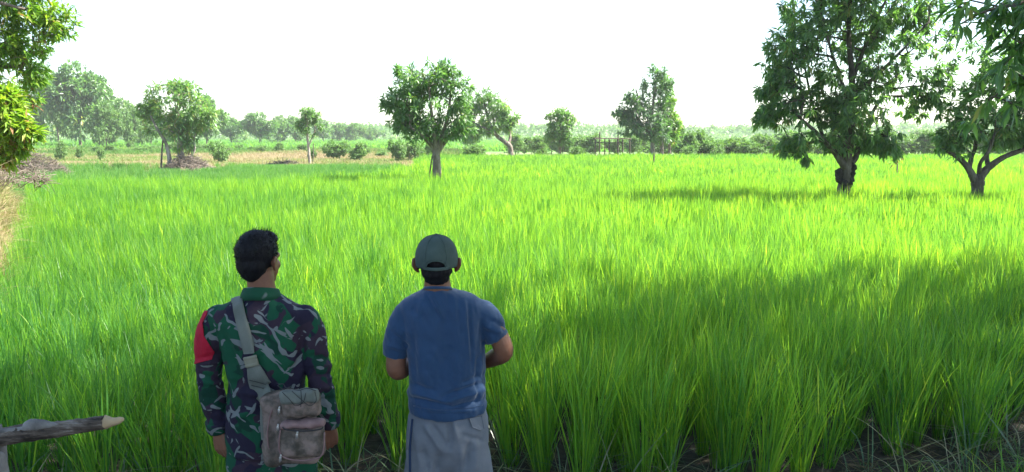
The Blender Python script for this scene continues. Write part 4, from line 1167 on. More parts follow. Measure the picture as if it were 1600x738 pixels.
# collar (a part sewn to the jacket): a low standing band folded over
M = Mesh()
a = np.linspace(0, 2 * math.pi, 40, endpoint=False)
def band(M, rings):
    n = len(a); V = []
    for (c, rx, ry, tilt) in rings:
        V.append(np.stack([c[0] + rx * np.cos(a), c[1] + ry * np.sin(a), c[2] + tilt * np.sin(a)], -1))
    V = np.concatenate(V); k = len(rings)
    i0 = (np.arange(k)[:, None] * n); i1 = ((np.arange(k)[:, None] + 1) % k) * n; j = np.arange(n)[None]; j2 = (j + 1) % n
    M.add(V, np.stack([i0 + j, i0 + j2, i1 + j2, i1 + j], -1).reshape(-1, 4))
c0, c1 = WS(408, 470), WS(408, 452)
band(M, [(c0, .094, .088, -.02), (c0 * .5 + c1 * .5, .089, .082, -.02), (c1, .080, .074, -.02), (c1 + [0, 0, .003], .074, .068, -.02), (c1, .070, .064, -.02), (c0, .076, .070, -.02)])
M_collar = mat_noise('collar_cloth', [(0.40, (0.012, 0.011, 0.022)), (0.47, (0.006, 0.058, 0.030)), (0.66, (0.007, 0.066, 0.034)), (0.70, (0.19, 0.215, 0.22))], scale=11, rough=.85, bump=.2, bscale=300, detail=1)
M.build('collar', M_collar, jacket, loc=sold_base)
# cuffs
for A, d_ in ((WS(343, 664, -.012), -1), (WS(511, 662, .036), 1)):
    M = Mesh(); A = np.array(A); B = A + np.array([.003 * -d_, .01, -.03])
    M.tube([A + [0, -.006, .03], A, A + (B - A) * .5], [.0545, .0545, .051], 24, smooth=3)
    M.build('cuff', M_camo, jacket, loc=sold_base)
# armband on the left sleeve
poly = [(326, 486), (317, 505), (319, 525), (327, 538), (335, 550), (331, 562), (316, 566), (295, 572), (295, 486)]
P2 = proj(jV)
def inside(P, poly):
    x, y = P[:, 0], P[:, 1]; r = np.zeros(len(P), bool)
    for i in range(len(poly)):
        x0, y0 = poly[i]; x1, y1 = poly[i - 1]
        c = ((y0 > y) != (y1 > y)) & (x < (x1 - x0) * (y - y0) / (y1 - y0 + 1e-9) + x0); r ^= c
    return r
ins = inside(P2, poly)
fs = [f for f in jP if all(ins[i] for i in f)]
fs = [f for f in jP if any(ins[i] for i in f)]
ids = sorted({i for f in fs for i in f}); mp_ = {v: i for i, v in enumerate(ids)}
_, jn = get_co(me)
bm = bmesh.new(); vs_ = [bm.verts.new(tuple(v)) for v in jV[ids] + jn[ids] * .0035]
for f in fs: bm.faces.new([vs_[mp_[i]] for i in f])
bmesh.ops.subdivide_edges(bm, edges=list(bm.edges), cuts=4, use_grid_fill=True)
pv = inside(proj(np.array([v.co[:] for v in bm.verts])), poly)
bmesh.ops.delete(bm, geom=[v for v, k_ in zip(list(bm.verts), pv) if not k_], context='VERTS')
for v in bm.verts: v.co -= Vector(sold_base)
ma = bpy.data.meshes.new('armband'); bm.to_mesh(ma); bm.free(); ma.materials.append(M_red)
ma.polygons.foreach_set('use_smooth', np.full(len(ma.polygons), True))
armb = link('armband', ma, jacket)
sd = armb.modifiers.new('thickness', 'SOLIDIFY'); sd.thickness = .003; sd.offset = 1
# trousers and boots
M = Mesh()
ring_loft(M, [ringp(676, 360, 486, .122, 0, 2.3), ringp(700, 358, 492, .132, 0, 2.3), ringp(728, 357, 494, .125, 0, 2.3), ringp(750, 365, 486, .09, 0, 2.1)], 36)
for hx, ax in ((392, -.03), (462, .03)):
    h = WS(hx, 715); M.tube([h + [0, 0, .04], h, h + [ax * .5, .01, -.3], h + [ax, .01, -.55], np.array([h[0] + ax, YS, .16])], [.095, .100, .085, .078, .062], 24)
me = remesh(M, 'trousers', 0.007, 4)
V, Nn = get_co(me); V = cloth_noise(V, Nn, .014, 12, 9, 13)
finish(me, V, 'trousers', M_camo, soldier, sold_base)
for hx, ax in ((392, -.03), (462, .03)):
    h = WS(hx, 715); x = h[0] + ax; M = Mesh()
    M.tube([(x, YS, .30), (x, YS, .2), (x, YS - .005, .10)], [.062, .058, .056], 16)
    M.tube([(x, YS - .06, .05), (x, YS - .01, .055), (x, YS + .08, .052), (x, YS + .17, .045), (x, YS + .215, .035)], [.042, .052, .048, .045, .028], 16)
    me = remesh(M, 'boot', .007, 4); V, Nn = get_co(me); V[:, 2] = np.maximum(V[:, 2], .0)
    finish(me, V, 'boot', M_black, soldier, sold_base)

# =================== the shoulder bag the soldier wears
bag_base = np.array(at(458, 725, 3.06))
bag = empty('shoulder_bag', tuple(bag_base), 'grey brown canvas sling bag with zipped pockets hanging across the uniformed man\'s back', 'bag')
def ray_px(px, py, bvh=None):
    o = Vector((0, 0, CAM_Z)); t = at(px, py, 3.3); d = (t - o).normalized()
    h = (bvh or bvj).ray_cast(o, d)
    return (np.array(h[0]), np.array(h[1])) if h[0] is not None else (np.array(t), np.array([0, -1.0, 0]))
def ribbon(M, P, Nr, W, th):
    P, Nr, W = np.array(P), np.array(Nr), np.array(W)
    A = crom(np.column_stack([P, Nr, W]), 6); P, Nr, W = A[:, :3], A[:, 3:6], A[:, 6]
    Nr /= np.linalg.norm(Nr, axis=1, keepdims=True)
    T = np.gradient(P, axis=0); T /= np.linalg.norm(T, axis=1, keepdims=True)
    Sx = np.cross(T, Nr); Sx /= np.linalg.norm(Sx, axis=1, keepdims=True)
    k = len(P)
    V = np.concatenate([P - Sx * W[:, None] / 2, P - Sx * W[:, None] * .25 + Nr * th * 1.2, P + Sx * W[:, None] * .25 + Nr * th * 1.2, P + Sx * W[:, None] / 2,
                        P + Sx * W[:, None] / 2 - Nr * th, P - Sx * W[:, None] / 2 - Nr * th])
    Q = []
    for c in range(6):
        d = (c + 1) % 6
        for i in range(k - 1): Q.append((c * k + i, d * k + i, d * k + i + 1, c * k + i + 1))
    e = [[c * k for c in range(6)][:4], [c * k + k - 1 for c in range(6)][:4][::-1]]
    Q += e + [[0, 3 * k, 4 * k, 5 * k], [k - 1, 6 * k - 1, 5 * k - 1, 4 * k - 1]]
    M.add(V, np.array(Q))
pts_, nrs_ = [], []
# over the shoulder top, then down the back
for (dx, dy) in ((-.0, .12), (-.0, .07), (0, .02)):
    x = WS(368, 468)[0] + dx
    h = bvj.ray_cast(Vector((x, YS + dy, 2.4)), Vector((0, 0, -1)))
    pts_.append(np.array(h[0]) + [0, 0, .006]); nrs_.append(np.array(h[1]))
for px, py in ((373, 476), (377, 495), (382, 515), (387, 535), (391, 552)):
    p_, n_ = ray_px(px, py); pts_.append(p_ + n_ * .009); nrs_.append(n_ + [0, -.5, 0])
M = Mesh(); ribbon(M, pts_, nrs_, np.full(len(pts_), .053), .0025)
M.build('strap', M_strap, bag, loc=bag_base)
# buckle
M = Mesh()
def rbox(M, c, size, r=.006, rot=0.0, bulge=0.0, seg=2, pitch=0.0):
    """rounded box, turned by rot about the view axis (y); bulge swells the front"""
    bm = bmesh_new(); bmesh.ops.create_cube(bm, size=1.0)
    for v in bm.verts: v.co = Vector((v.co.x * size[0], v.co.y * size[1], v.co.z * size[2]))
    bmesh.ops.bevel(bm, geom=list(bm.edges) + list(bm.verts), offset=min(r, min(size) * .45), segments=3, profile=.5, affect='EDGES')
    bmesh.ops.triangulate(bm, faces=bm.faces)
    bmesh.ops.subdivide_edges(bm, edges=[e for e in bm.edges if e.calc_length() > .03], cuts=seg, use_grid_fill=True)
    bmesh.ops.triangulate(bm, faces=bm.faces)
    V = np.array([v.co[:] for v in bm.verts]); bm.verts.index_update(); F = np.array([[v.index for v in f.verts] for f in bm.faces])
    bm.free()
    if bulge:
        f = np.clip(1 - (2 * V[:, 0] / size[0]) ** 2, 0, 1) * np.clip(1 - (2 * V[:, 2] / size[2]) ** 2, 0, 1)
        V[:, 1] += np.sign(V[:, 1]) * f * bulge
    cp, sp = math.cos(pitch), math.sin(pitch)
    V = np.stack([V[:, 0], V[:, 1] * cp - V[:, 2] * sp, V[:, 1] * sp + V[:, 2] * cp], -1)
    cr, sr = math.cos(rot), math.sin(rot)
    V = np.stack([V[:, 0] * cr + V[:, 2] * sr, V[:, 1], -V[:, 0] * sr + V[:, 2] * cr], -1)
    M.add(V + np.asarray(c), None, F)
def bmesh_new(): return bmesh.new()
p_, n_ = ray_px(394, 562)
c_ = p_ + n_ * .016
rbox(M, c_ + [-.003, 0, .016], (.060, .012, .016), .004, -.22); rbox(M, c_ + [.004, 0, -.016], (.060, .012, .016), .004, -.22); rbox(M, c_, (.048, .009, .034), .003, -.22)
rbox(M, c_ + [-.026, 0, 0], (.008, .012, .03), .003, -.22); rbox(M, c_ + [.027, 0, 0], (.008, .012, .03), .003, -.22)
M.build('buckle', M_buckle, bag, loc=bag_base)
# wide padded lower strap running into the bag
pp = [ray_px(397, 572), ray_px(402, 588), ray_px(410, 606)]
P = [p + n * .010 for p, n in pp] + [np.array(at(417, 630, 3.10)), np.array(at(414, 660, 3.10)), np.array(at(414, 688, 3.11))]
Nr = [n + [0, -.6, 0] for _, n in pp] + [np.array([-.2, -1, .1])] * 3
M = Mesh(); ribbon(M, P, Nr, [.058, .082, .100, .075, .048, .036], .006)
pad = M.build('strap_pad', M_strap, bag, loc=bag_base)
M = Mesh()
for t0 in (.35, .8):
    q = P[1] * (1 - t0) + P[2] * t0
    M.tube([q + [-.038, -.010, .012 - .004], q + [0, -.014, .0], q + [.036, -.010, -.012]], [.0016] * 3, 5)
M.build('stitched_seam', M_cord, pad, loc=bag_base)
# bag body and pockets
rt = -.05
M = Mesh()
rbox(M, np.array(at(454, 668, 3.09)), (.235, .105, .325), .035, rt, .018)
mb = remesh(M, 'b', .005, 6); V, Nn = get_co(mb)
V = folds(V, Nn, [(415, 650, 432, 700, 6, -.008), (425, 620, 435, 650, 5, .006), (412, 690, 430, 720, 6, .006), (470, 640, 500, 655, 5, -.005)]); V = cloth_noise(V, Nn, .012, 18, 16, 31)
body_bag = finish(mb, V, 'bag_body', M_bag, bag, bag_base)
def pocket(name, px, py, Y, size, r, bulge, mat, seed, parent=bag, rot=rt, pitch=0.0, vox=.0045):
    M = Mesh(); rbox(M, np.array(at(px, py, Y)), size, r, rot, bulge, pitch=pitch)
    mm = remesh(M, name, vox, 4); V, Nn = get_co(mm); V = cloth_noise(V, Nn, .009, 26, 24, seed)
    return finish(mm, V, name, mat, parent, bag_base)
up_ = pocket('top_pouch', 470, 630, 3.01, (.158, .07, .115), .022, .012, M_bag, 33)
fl = pocket('pouch_flap', 468, 619, 2.985, (.162, .055, .062), .018, .004, M_strap, 35, up_)
lo_ = pocket('front_pocket', 471, 688, 3.0, (.195, .075, .150), .028, .014, M_bag, 37)
hood = pocket('zip_cover', 473, 662, 2.975, (.190, .045, .034), .014, .004, M_bagtrim, 39, lo_)
# piping, cords, zips
def px3(pts, Y): return [np.array(at(x, y, Y if not isinstance(Y, (list, tuple)) else Y[i])) for i, (x, y) in enumerate(pts)]
M = Mesh()
M.tube(px3([(438, 672), (436, 690), (437, 706), (446, 716), (474, 720), (500, 714), (506, 700), (507, 676)], 2.958), [.0035] * 8, 8)
M.build('piping', M_bagtrim, lo_, loc=bag_base)
M = Mesh()
M.tube(px3([(441, 668), (450, 672), (475, 674), (500, 671), (505, 667)], 2.945), [.0030] * 5, 8)
M.build('zip', M_cord, lo_, loc=bag_base)
M = Mesh()
M.tube(px3([(428, 634), (422, 650), (418, 675), (420, 700), (430, 716)], [3.03, 3.025, 3.02, 3.025, 3.03]), [.0035] * 5, 8)
M.build('piping', M_bagtrim, body_bag, loc=bag_base)
M = Mesh()
cordY = 2.952
M.tube(px3([(441, 613), (452, 624), (462, 634), (474, 628), (478, 614)], cordY), [.0016] * 5, 5)
M.tube(px3([(456, 611), (470, 624), (484, 634), (494, 626), (492, 612)], cordY), [.0016] * 5, 5)
M.tube(px3([(470, 609), (471, 622), (470, 636)], cordY), [.0016] * 3, 5)
M.tube(px3([(438, 610), (450, 606), (466, 610), (480, 607), (494, 611)], 2.965), [.0016] * 5, 5)
M.tube(px3([(443, 609), (434, 603), (442, 600), (447, 606), (456, 604)], 2.975), [.0018] * 5, 5)
M.build('lacing_cord', M_cord, fl, loc=bag_base)
for (x, y, l, Y, par_) in ((436, 641, 9, 2.985, body_bag), (434, 668, 8, 2.96, body_bag), (464, 680, 9, 2.935, lo_), (438, 716, 9, 2.95, body_bag)):
    M = Mesh()
    M.tube(px3([(x + 1, y - l * .6), (x, y), (x - 1, y + l * .7)], Y), [.0035, .0045, .003], 8)
    rbox(M, np.array(at(x, y + l * .2, Y - .003)), (.010, .004, .018), .002)
    M.build('zip_pull', M_zip, par_, loc=bag_base)

# =================== the man in the blue t-shirt
YM = 3.3
def WM(px, py, dy=0.0): return np.array(at(px, py, YM)) + np.array([0, dy, 0])
man_base = np.array([WM(700, 700)[0], YM, 0.0])
man = empty('person', tuple(man_base), 'person in blue t-shirt, grey shorts and dark green cap, seen from behind', 'person')
M = Mesh()
hc = WM(682, 410, .01)
Rm = add_head(M, hc, math.radians(4), 1.06, 1.08)
M.tube([hc + [0, -.015, -.03], WM(683, 436, -.005), WM(684, 450, 0), WM(688, 470, 0)], [.060, .058, .062, .050], 20)
ring_loft(M, [ringp(458, 664, 706, .05), ringp(480, 642, 735, .08), ringp(520, 645, 750, .105), ringp(590, 650, 745, .100), ringp(650, 645, 755, .11), ringp(700, 648, 755, .11)])
aL = [WM(646, 508), WM(634, 518), WM(622, 540, .0), WM(620, 578, .0), WM(634, 580, .10), WM(655, 584, .20)]
aR = [WM(738, 504), WM(753, 510), WM(770, 512, -.01), WM(787, 547, .0), WM(772, 568, .09), WM(752, 586, .18)]
M.tube(aL, [.032, .040, .047, .046, .042, .030], 18, smooth=6)
M.tube(aR, [.032, .040, .047, .046, .041, .030], 18, smooth=6)
add_hand(M, aL[-1], (.85, .35, -.1), (-.2, .9, .2), 1, curl=.45)
add_hand(M, aR[-1], (-.85, .35, -.15), (.2, .9, .2), -1, curl=.45)
for hx, ax in ((672, -.06), (732, .06)):
    h = WM(hx, 690); leg_foot(M, h, h + [ax * .4, .02, -.38], np.array([h[0] + ax, YM, .09]), [.085, .078, .056, .056, .040])
me = remesh(M, 'body', 0.005, 3)
V, Nn = get_co(me); finish(me, V, 'body', M_skin, man, man_base)
face_details(man, Rm, 1.06, man_base)
M = Mesh()
E = lambda p, r: ellipsoid(M, Rm(p), np.array(r) * 1.06, math.radians(4), 20)
E((0, -.022, .020), (.079, .088, .07)); E((0, -.050, -.028), (.066, .052, .055)); E((0, -.054, -.060), (.055, .036, .030))
me = remesh(M, 'hair', 0.005, 4); V, Nn = get_co(me)
V = V + Nn * ((vnoise(V[:, 0] * 90 + V[:, 1] * 40, V[:, 2] * 60, 5) - .5) * .005)[:, None]
finish(me, V, 'hair', M_hair, man, man_base)
# t-shirt
M = Mesh()
ring_loft(M, [ringp(451, 664, 704, .064, 0, 2.1), ringp(457, 650, 728, .078, .0, 2.1), ringp(466, 632, 747, .094, 0, 2.2), ringp(480, 622, 760, .110, 0, 2.3), ringp(510, 630, 756, .126, 0, 2.4), ringp(550, 638, 757, .128, 0, 2.4), ringp(590, 640, 757, .128, 0, 2.4),
              ringp(615, 638, 758, .134, 0, 2.4), ringp(628, 637, 761, .142, 0, 2.4), ringp(637, 639, 760, .140, 0, 2.4)], 44)
M.tube([WM(668, 500), WM(638, 489), WM(624, 515), WM(619, 540), WM(617, 556)], [.055, .063, .062, .060, .058], 24)
M.tube([WM(720, 505), WM(745, 489), WM(764, 500, -.004), WM(773, 520, -.008), WM(777, 528, -.008)], [.055, .063, .062, .060, .059], 24)
me = remesh(M, 't_shirt', 0.006, 6)
V, Nn = get_co(me)
P2 = proj(V)
sag = np.clip((P2[:, 1] - 610) / 25, 0, 1)                      # hem lower in the middle of the back
V[:, 2] -= sag * .016 * np.clip(1 - ((P2[:, 0] - 698) / 62) ** 2, 0, 1) * (V[:, 1] < YM + .02)
V = folds(V, Nn, [(694, 480, 698, 620, 16, -.007), (668, 464, 686, 496, 3, -.005), (674, 464, 694, 500, 3, .005), (715, 470, 720, 530, 3, -.0045), (725, 466, 733, 560, 3, .005), (732, 470, 738, 580, 3, -.005), (712, 560, 716, 610, 4, .003),
    (645, 520, 650, 590, 5, -.005), (655, 540, 664, 600, 8, .004), (751, 540, 752, 625, 3, .006), (745, 560, 745, 630, 3, -.006), (757, 530, 750, 560, 4, -.003),
    (640, 612, 690, 626, 5, .010), (642, 622, 700, 634, 4, -.010), (690, 630, 752, 610, 5, .010), (690, 622, 750, 600, 4, -.009), (700, 640, 758, 624, 4, -.010), (645, 600, 680, 612, 4, -.006), (720, 600, 755, 586, 4, -.006), (660, 640, 740, 642, 3.5, .007),
    (765, 500, 790, 512, 4, -.006), (758, 510, 786, 522, 3.5, .006), (612, 520, 640, 545, 4, -.007), (608, 540, 634, 548, 3.5, .005), (640, 480, 660, 500, 6, -.005), (660, 470, 650, 500, 5, .004)])
V = cloth_noise(V, Nn, .010, 16, 7, 7); V = cloth_noise(V, Nn, .0045, 42, 26, 77)
tee = finish(me, V, 't_shirt', M_tee, man, man_base)
bvt = BVHTree.FromPolygons([tuple(v) for v in V], [tuple(p.vertices) for p in me.polygons])
M = Mesh(); c = WM(684, 450)
band(M, [(c + [0, 0, -.008], .068, .068, -.016), (c, .066, .066, -.016), (c + [0, 0, .005], .063, .063, -.016), (c, .060, .060, -.016)])
M.build('neckband', M_tee, tee, loc=man_base)
M = Mesh()                                                      # stitched hem lines
q = []
for px in np.linspace(646, 754, 16):
    p_, n_ = ray_px(px, 632 + 9 * (1 - ((px - 698) / 60) ** 2), bvt); q.append(p_ + n_ * .0015)
M.tube(q, [.0022] * len(q), 5, smooth=2)
M.build('hem_seam', M_tee, tee, loc=man_base)
# shorts
M = Mesh()
ring_loft(M, [ringp(622, 645, 752, .115, 0, 2.3), ringp(648, 640, 760, .126, 0, 2.4), ringp(680, 636, 764, .130, 0, 2.3), ringp(700, 638, 763, .118, 0, 2.2), ringp(722, 646, 755, .095, 0, 2.1), ringp(738, 660, 742, .06, 0, 2)], 40)
for hx, ax in ((671, -.02), (731, .02)):
    h = WM(hx, 690); M.tube([h + [0, -.005, .06], h + [0, -.008, -.04], h + [ax, .0, -.18], h + [ax * 1.5, 0, -.34]], [.09, .103, .105, .108], 24)
me = remesh(M, 'shorts', 0.006, 4); V, Nn = get_co(me)
V = folds(V, Nn, [(703, 650, 704, 700, 4, -.008), (708, 655, 716, 690, 4, .007), (675, 665, 700, 700, 5, -.008), (664, 665, 692, 705, 4.5, .007), (650, 670, 660, 735, 6, .006), (735, 690, 725, 738, 5, -.008), (745, 690, 742, 738, 5, .007), (724, 680, 755, 690, 4, -.005), (720, 700, 724, 738, 5, .006), (685, 710, 682, 738, 5, -.007), (660, 700, 668, 738, 5, -.006), (641, 650, 638, 735, 2.2, .006)], YM + .03)
V = cloth_noise(V, Nn, .010, 13, 9, 17)
shorts = finish(me, V, 'shorts', M_short, man, man_base)
bvs = BVHTree.FromPolygons([tuple(v) for v in V], [tuple(p.vertices) for p in me.polygons])
M = Mesh(); q, qn = [], []
for px, py in ((645, 655), (643, 675), (641, 700), (641, 725), (641, 742)):
    p_, n_ = ray_px(px, py, bvs); q.append(p_ + n_ * .003); qn.append(n_)
ribbon(M, q, qn, np.full(5, .012), .002)
M.build('side_stripe', M_navy, shorts, loc=man_base)
M = Mesh()
g = []
for (x, y) in ((733, 654), (750, 650), (754, 670), (749, 672), (737, 667)):
    p_, n_ = ray_px(x, y, bvs); g.append(p_ + n_ * .009)
cg = np.mean(g, 0)
Vg = np.array(g + [v + [0, .008, 0] for v in g] + [cg + [0, -.002, 0]]); 
Tg = [(i, (i + 1) % 5, 10) for i in range(5)]; Qg = [(i, i + 5, (i + 1) % 5 + 5, (i + 1) % 5) for i in range(5)]
M.add(Vg, np.array(Qg), np.array(Tg)); M.tube([g[1], g[2], g[3], g[4], g[0]], [.0022] * 5, 6, smooth=0)
M.build('pocket_flap', M_short, shorts, loc=man_base, smooth=False)
# sandals
M_sole = M_black
for hx, ax in ((672, -.06), (732, .06)):
    x = WM(hx, 690)[0] + ax; M = Mesh()
    rbox(M, (x, YM + .06, .012), (.095, .27, .022), .008)
    M.tube([(x - .042, YM + .10, .02), (x - .02, YM + .12, .062), (x, YM + .15, .05), (x + .02, YM + .12, .062), (x + .042, YM + .10, .02)], [.006] * 5, 8)
    M.build('sandal', M_black, man, loc=man_base)
# cap
cap_s = 1.06
def CP(th, ph, k=1.0):
    """th around from the right, ph up; the dome of the cap in head coordinates"""
    cp = max(0.0, math.cos(ph)) ** .8
    return np.array([math.cos(th) * cp * .087 * k, -.010 + math.sin(th) * cp * .105 * k, .012 + math.sin(ph) * .102 * k])
nT, nP = 72, 20
V = np.array([Rm(CP(2 * math.pi * i / nT, -.26 + (math.pi / 2 + .26) * j / nP)) for j in range(nP) for i in range(nT)] + [Rm(CP(0, math.pi / 2))])
Q, T = [], []
def cut(i, j):
    th = 2 * math.pi * (i + .5) / nT; ph = -.26 + (math.pi / 2 + .26) * (j + .5) / nP
    d = (th - 1.5 * math.pi) / .44; return d * d + ((ph + .14) / .25) ** 2 < 1 and ph > -.17
for j in range(nP - 1):
    for i in range(nT):
        if cut(i, j): continue
        i2 = (i + 1) % nT; Q.append((j * nT + i, j * nT + i2, (j + 1) * nT + i2, (j + 1) * nT + i))
for i in range(nT): T.append(((nP - 1) * nT + i, (nP - 1) * nT + (i + 1) % nT, nP * nT))
capo = link('cap', np_mesh('cap', V - man_base, [np.array(Q), np.array(T)], M_cap, smooth=True), man)
sd = capo.modifiers.new('thickness', 'SOLIDIFY'); sd.thickness = .004; sd.offset = 1
M = Mesh()
for k in range(6):
    th = math.pi / 2 + math.pi / 6 + k * math.pi / 3
    M.tube([Rm(CP(th, ph, 1.045)) for ph in np.linspace(.12 if abs(math.sin(th) + 1) < .2 else -.2, math.pi / 2, 9)], [.0016] * 9, 5, smooth=2)
ellipsoid(M, Rm(CP(0, math.pi / 2, 1.05)), (.009, .009, .005), 0, 8)
M.tube([Rm(CP(1.5 * math.pi + .46 * math.cos(t), -.15 + .26 * math.sin(t), 1.045)) for t in np.linspace(0, math.pi, 11)], [.003] * 11, 6, smooth=2)
M.build('seams', M_cap, capo, loc=man_base)
M = Mesh(); q = [Rm(CP(1.5 * math.pi + t, -.20 - .03 * math.cos(t * 2.5), 1.04)) for t in np.linspace(-.62, .62, 9)]
qn = [np.array([math.sin(t), -math.cos(t), .0]) for t in np.linspace(-.62, .62, 9)]
ribbon(M, q, qn, np.full(9, .015), .002)
M.build('adjusting_strap', M_cap, capo, loc=man_base)
M = Mesh()
Vb = []
for k in range(2):
    for i, a_ in enumerate(np.linspace(.15 * math.pi, .85 * math.pi, 15)):
        for r_ in (0, .35, .7, 1):
            o_ = .075 * r_ * math.sin(a_) ** .6
            Vb.append(Rm((math.cos(a_) * (.088 + .02 * r_), -.010 + math.sin(a_) * .106 + o_, -.012 - .016 * r_ - .02 * abs(math.cos(a_)) * r_ - .005 * k)))
Vb = np.array(Vb); Qb = []
for k in range(2):
    for i in range(14):
        for r_ in range(3):
            f = [k * 60 + i * 4 + r_, k * 60 + i * 4 + r_ + 1, k * 60 + (i + 1) * 4 + r_ + 1, k * 60 + (i + 1) * 4 + r_]
            Qb.append(f[::-1] if k else f)
for i in range(14): Qb.append((i * 4 + 3, 60 + i * 4 + 3, 60 + (i + 1) * 4 + 3, (i + 1) * 4 + 3))
M.add(Vb, np.array(Qb)); M.build('visor', M_cap, capo, loc=man_base)
# ------------------------------------------------------------------ small things
M_wood_old = mat_noise('weathered_wood', [(0.36, (0.025, 0.020, 0.016)), (0.5, (0.085, 0.066, 0.052)), (0.64, (0.21, 0.18, 0.15))], scale=55, bump=1.0, bscale=110, stretch=(.16, 1, 1), bdist=0.012)
M_cutwood = mat_noise('fresh_cut_wood', [(0.3, (0.30, 0.22, 0.13)), (0.7, (0.45, 0.35, 0.22))], scale=9, bump=0.3, bscale=40, bdist=0.003)
M_pale_wood = mat_noise('bare_grey_wood', [(0.3, (0.10, 0.095, 0.09)), (0.7, (0.26, 0.25, 0.235))], scale=12, bump=0.6, bscale=40, bdist=0.004)
rg = np.random.default_rng(41)
YR = 2.45
rail_base = np.array([at(-10, 700, YR).x, YR, 0.0])
rail = empty('wooden_rail', tuple(rail_base), 'weathered wooden rail with a sharpened pale tip, on a forked post at the left edge', 'rail')
M = Mesh()
Pn = [np.array(at(x, y, YR)) + [0, dy, 0] for x, y, dy in ((-600, 770, .12), (-300, 733, .06), (-60, 700, 0), (0, 684, 0), (45, 676, 0), (90, 671, 0), (130, 665, 0), (165, 660, 0))]
M.tube(Pn, [.036, .035, .034, .031, .0315, .0275, .025, .0235], 18, rg, .035, smooth=8)
M.build('pole', M_wood_old, rail, loc=rail_base)
M = Mesh()
M.tube([np.array(at(x, y, YR)) for x, y in ((163, 660), (170, 659.5), (182, 658), (190, 656), (193.5, 655.5))], [.0235, .0205, .0150, .0095, .004], 7, rg, .10, smooth=2)
M.build('sharpened_tip', M_cutwood, rail, loc=rail_base)
M = Mesh()
M.tube([np.array(at(x, y, YR - .012)) for x, y in ((2, 674), (20, 673), (38, 671.5), (46, 666), (55, 664), (75, 664.5), (92, 664))], [.010, .011, .014, .020, .021, .014, .005], 10, rg, .06, smooth=5)
M.tube([np.array(at(x, y, YR - .012)) for x, y in ((48, 664), (50, 659), (49.5, 654))], [.010, .006, .0015], 8, rg, .05, smooth=4)
M.build('branch_stub', M_pale_wood, rail, loc=rail_base)
M = Mesh()
a_ = np.array(at(-4, 694, YR)); b_ = np.array([a_[0] - .03, YR, -.1])
M.tube([b_, b_ * .5 + a_ * .5 + [.012, 0, 0], a_ + [0, 0, -.10], a_ + [.0, -.03, -.03], a_ + [.012, -.045, .03]], [.034, .030, .026, .018, .013], 12, rg, .06)
M.tube([a_ + [0, 0, -.10], a_ + [-.01, .03, -.04], a_ + [-.03, .05, .05]], [.022, .017, .013], 10, rg, .05)
M.build('post', M_pale_wood, rail, loc=rail_base)
M = Mesh(); x2 = Pn[0][0] + .1
M.tube([(x2, YR + .1, -.1), (x2, YR + .1, .5), (x2, YR + .1, Pn[0][2] - .03)], [.035, .03, .028], 12, rg, .06)
M.build('post', M_pale_wood, rail, loc=rail_base)

# termite lumps on the trunk of the big tree
M_nest = mat_noise('dark_nest', [(0.3, (0.010, 0.009, 0.010)), (0.7, (0.035, 0.028, 0.024))], scale=10, bump=1.0, bscale=30, bdist=.03)
nb = np.array(at(1322, 282, 18.25))
M = Mesh()
for (px, py, r, dy) in ((1313, 272, .13, .05), (1311, 280, .10, .02), (1333, 262, .12, .03), (1331, 270, .10, .0), (1326, 288, .09, -.05), (1329, 280, .10, .0), (1318, 288, .12, -.06)):
    ellipsoid(M, np.array(at(px, py, 18.25)) + [0, dy, 0], (r * .85, r, r * 1.15), 0, 10)
me = remesh(M, 'nest', .02, 2); V, Nn = get_co(me)
V = V + Nn * ((vnoise(V[:, 0] * 16 + V[:, 1] * 5, V[:, 2] * 16, 5) - .5) * .06)[:, None]
nest = finish(me, V, 'insect_nest', M_nest, None, nb); nest.location = tuple(nb)
tag(nest, 'dark lumpy nest clinging round the lower trunk of the tall mango tree', 'nest')

# stakes
def stake(Y, a, b, r, label, grp=None):
    A, B = np.array(at(*a, Y)), np.array(at(*b, Y))
    d = (B - A) / np.linalg.norm(B - A)
    if B[2] > 0: B = B + d * max(0, (B[2] + .1) / max(.2, -d[2]))
    M = Mesh(); M.tube([B, B * .5 + A * .5 + rg.normal(0, r * .3, 3), A, A - d * r * 1.2], [r * 1.1, r, r * .85, r * .25], 8, rg, .05)
    o = M.build('stake', M_wood_old, None, loc=B * [1, 1, 0]); o.location = tuple(B * [1, 1, 0])
    return tag(o, label, 'stake', grp)
stake(40, (1022, 243), (1020.5, 266), .045, 'dark upright stake alone in the rice right of centre')
stake(25.8, (675, 246), (671.5, 268), .028, 'thin pole leaning against the trunk of the round mango tree')
stake(42.5, (254, 222), (252, 262), .05, 'thin upright pole left of the two trunked tree')
stake(43.5, (300, 236), (301, 256), .06, 'short reddish stake in the earth mound right of the two trunks')
stake(53, (490, 226), (489, 246), .035, 'thin support pole beside the slim young tree')

# young plant in the rice between the two right hand trees
M = Mesh(); pb = np.array(at(1402, 262, 30.0)); pb[2] = 0
sp = empty('young_plant', tuple(pb), 'small reddish young plant in the rice between the two right hand mango trees', 'plant')
M.tube([pb, (pb[0], 30, 1.0), np.array(at(1402, 240, 30))], [.03, .025, .01], 6); M.build('stem', M_bark, sp, loc=pb)
C = np.array([at(1402 + rg.normal(0, 4), 246 + rg.normal(0, 6), 30.0) for _ in range(14)])
V, F, t = leaves_mesh(rg, C, np.tile([0, 0, .5], (14, 1)), 6, .22, .06, .3, .9, .15)
link('leaves', np_mesh('leaves', V - pb, F, M_leaf_lit, attrs={'tint': ('FLOAT', t.astype(np.float32))}), sp)

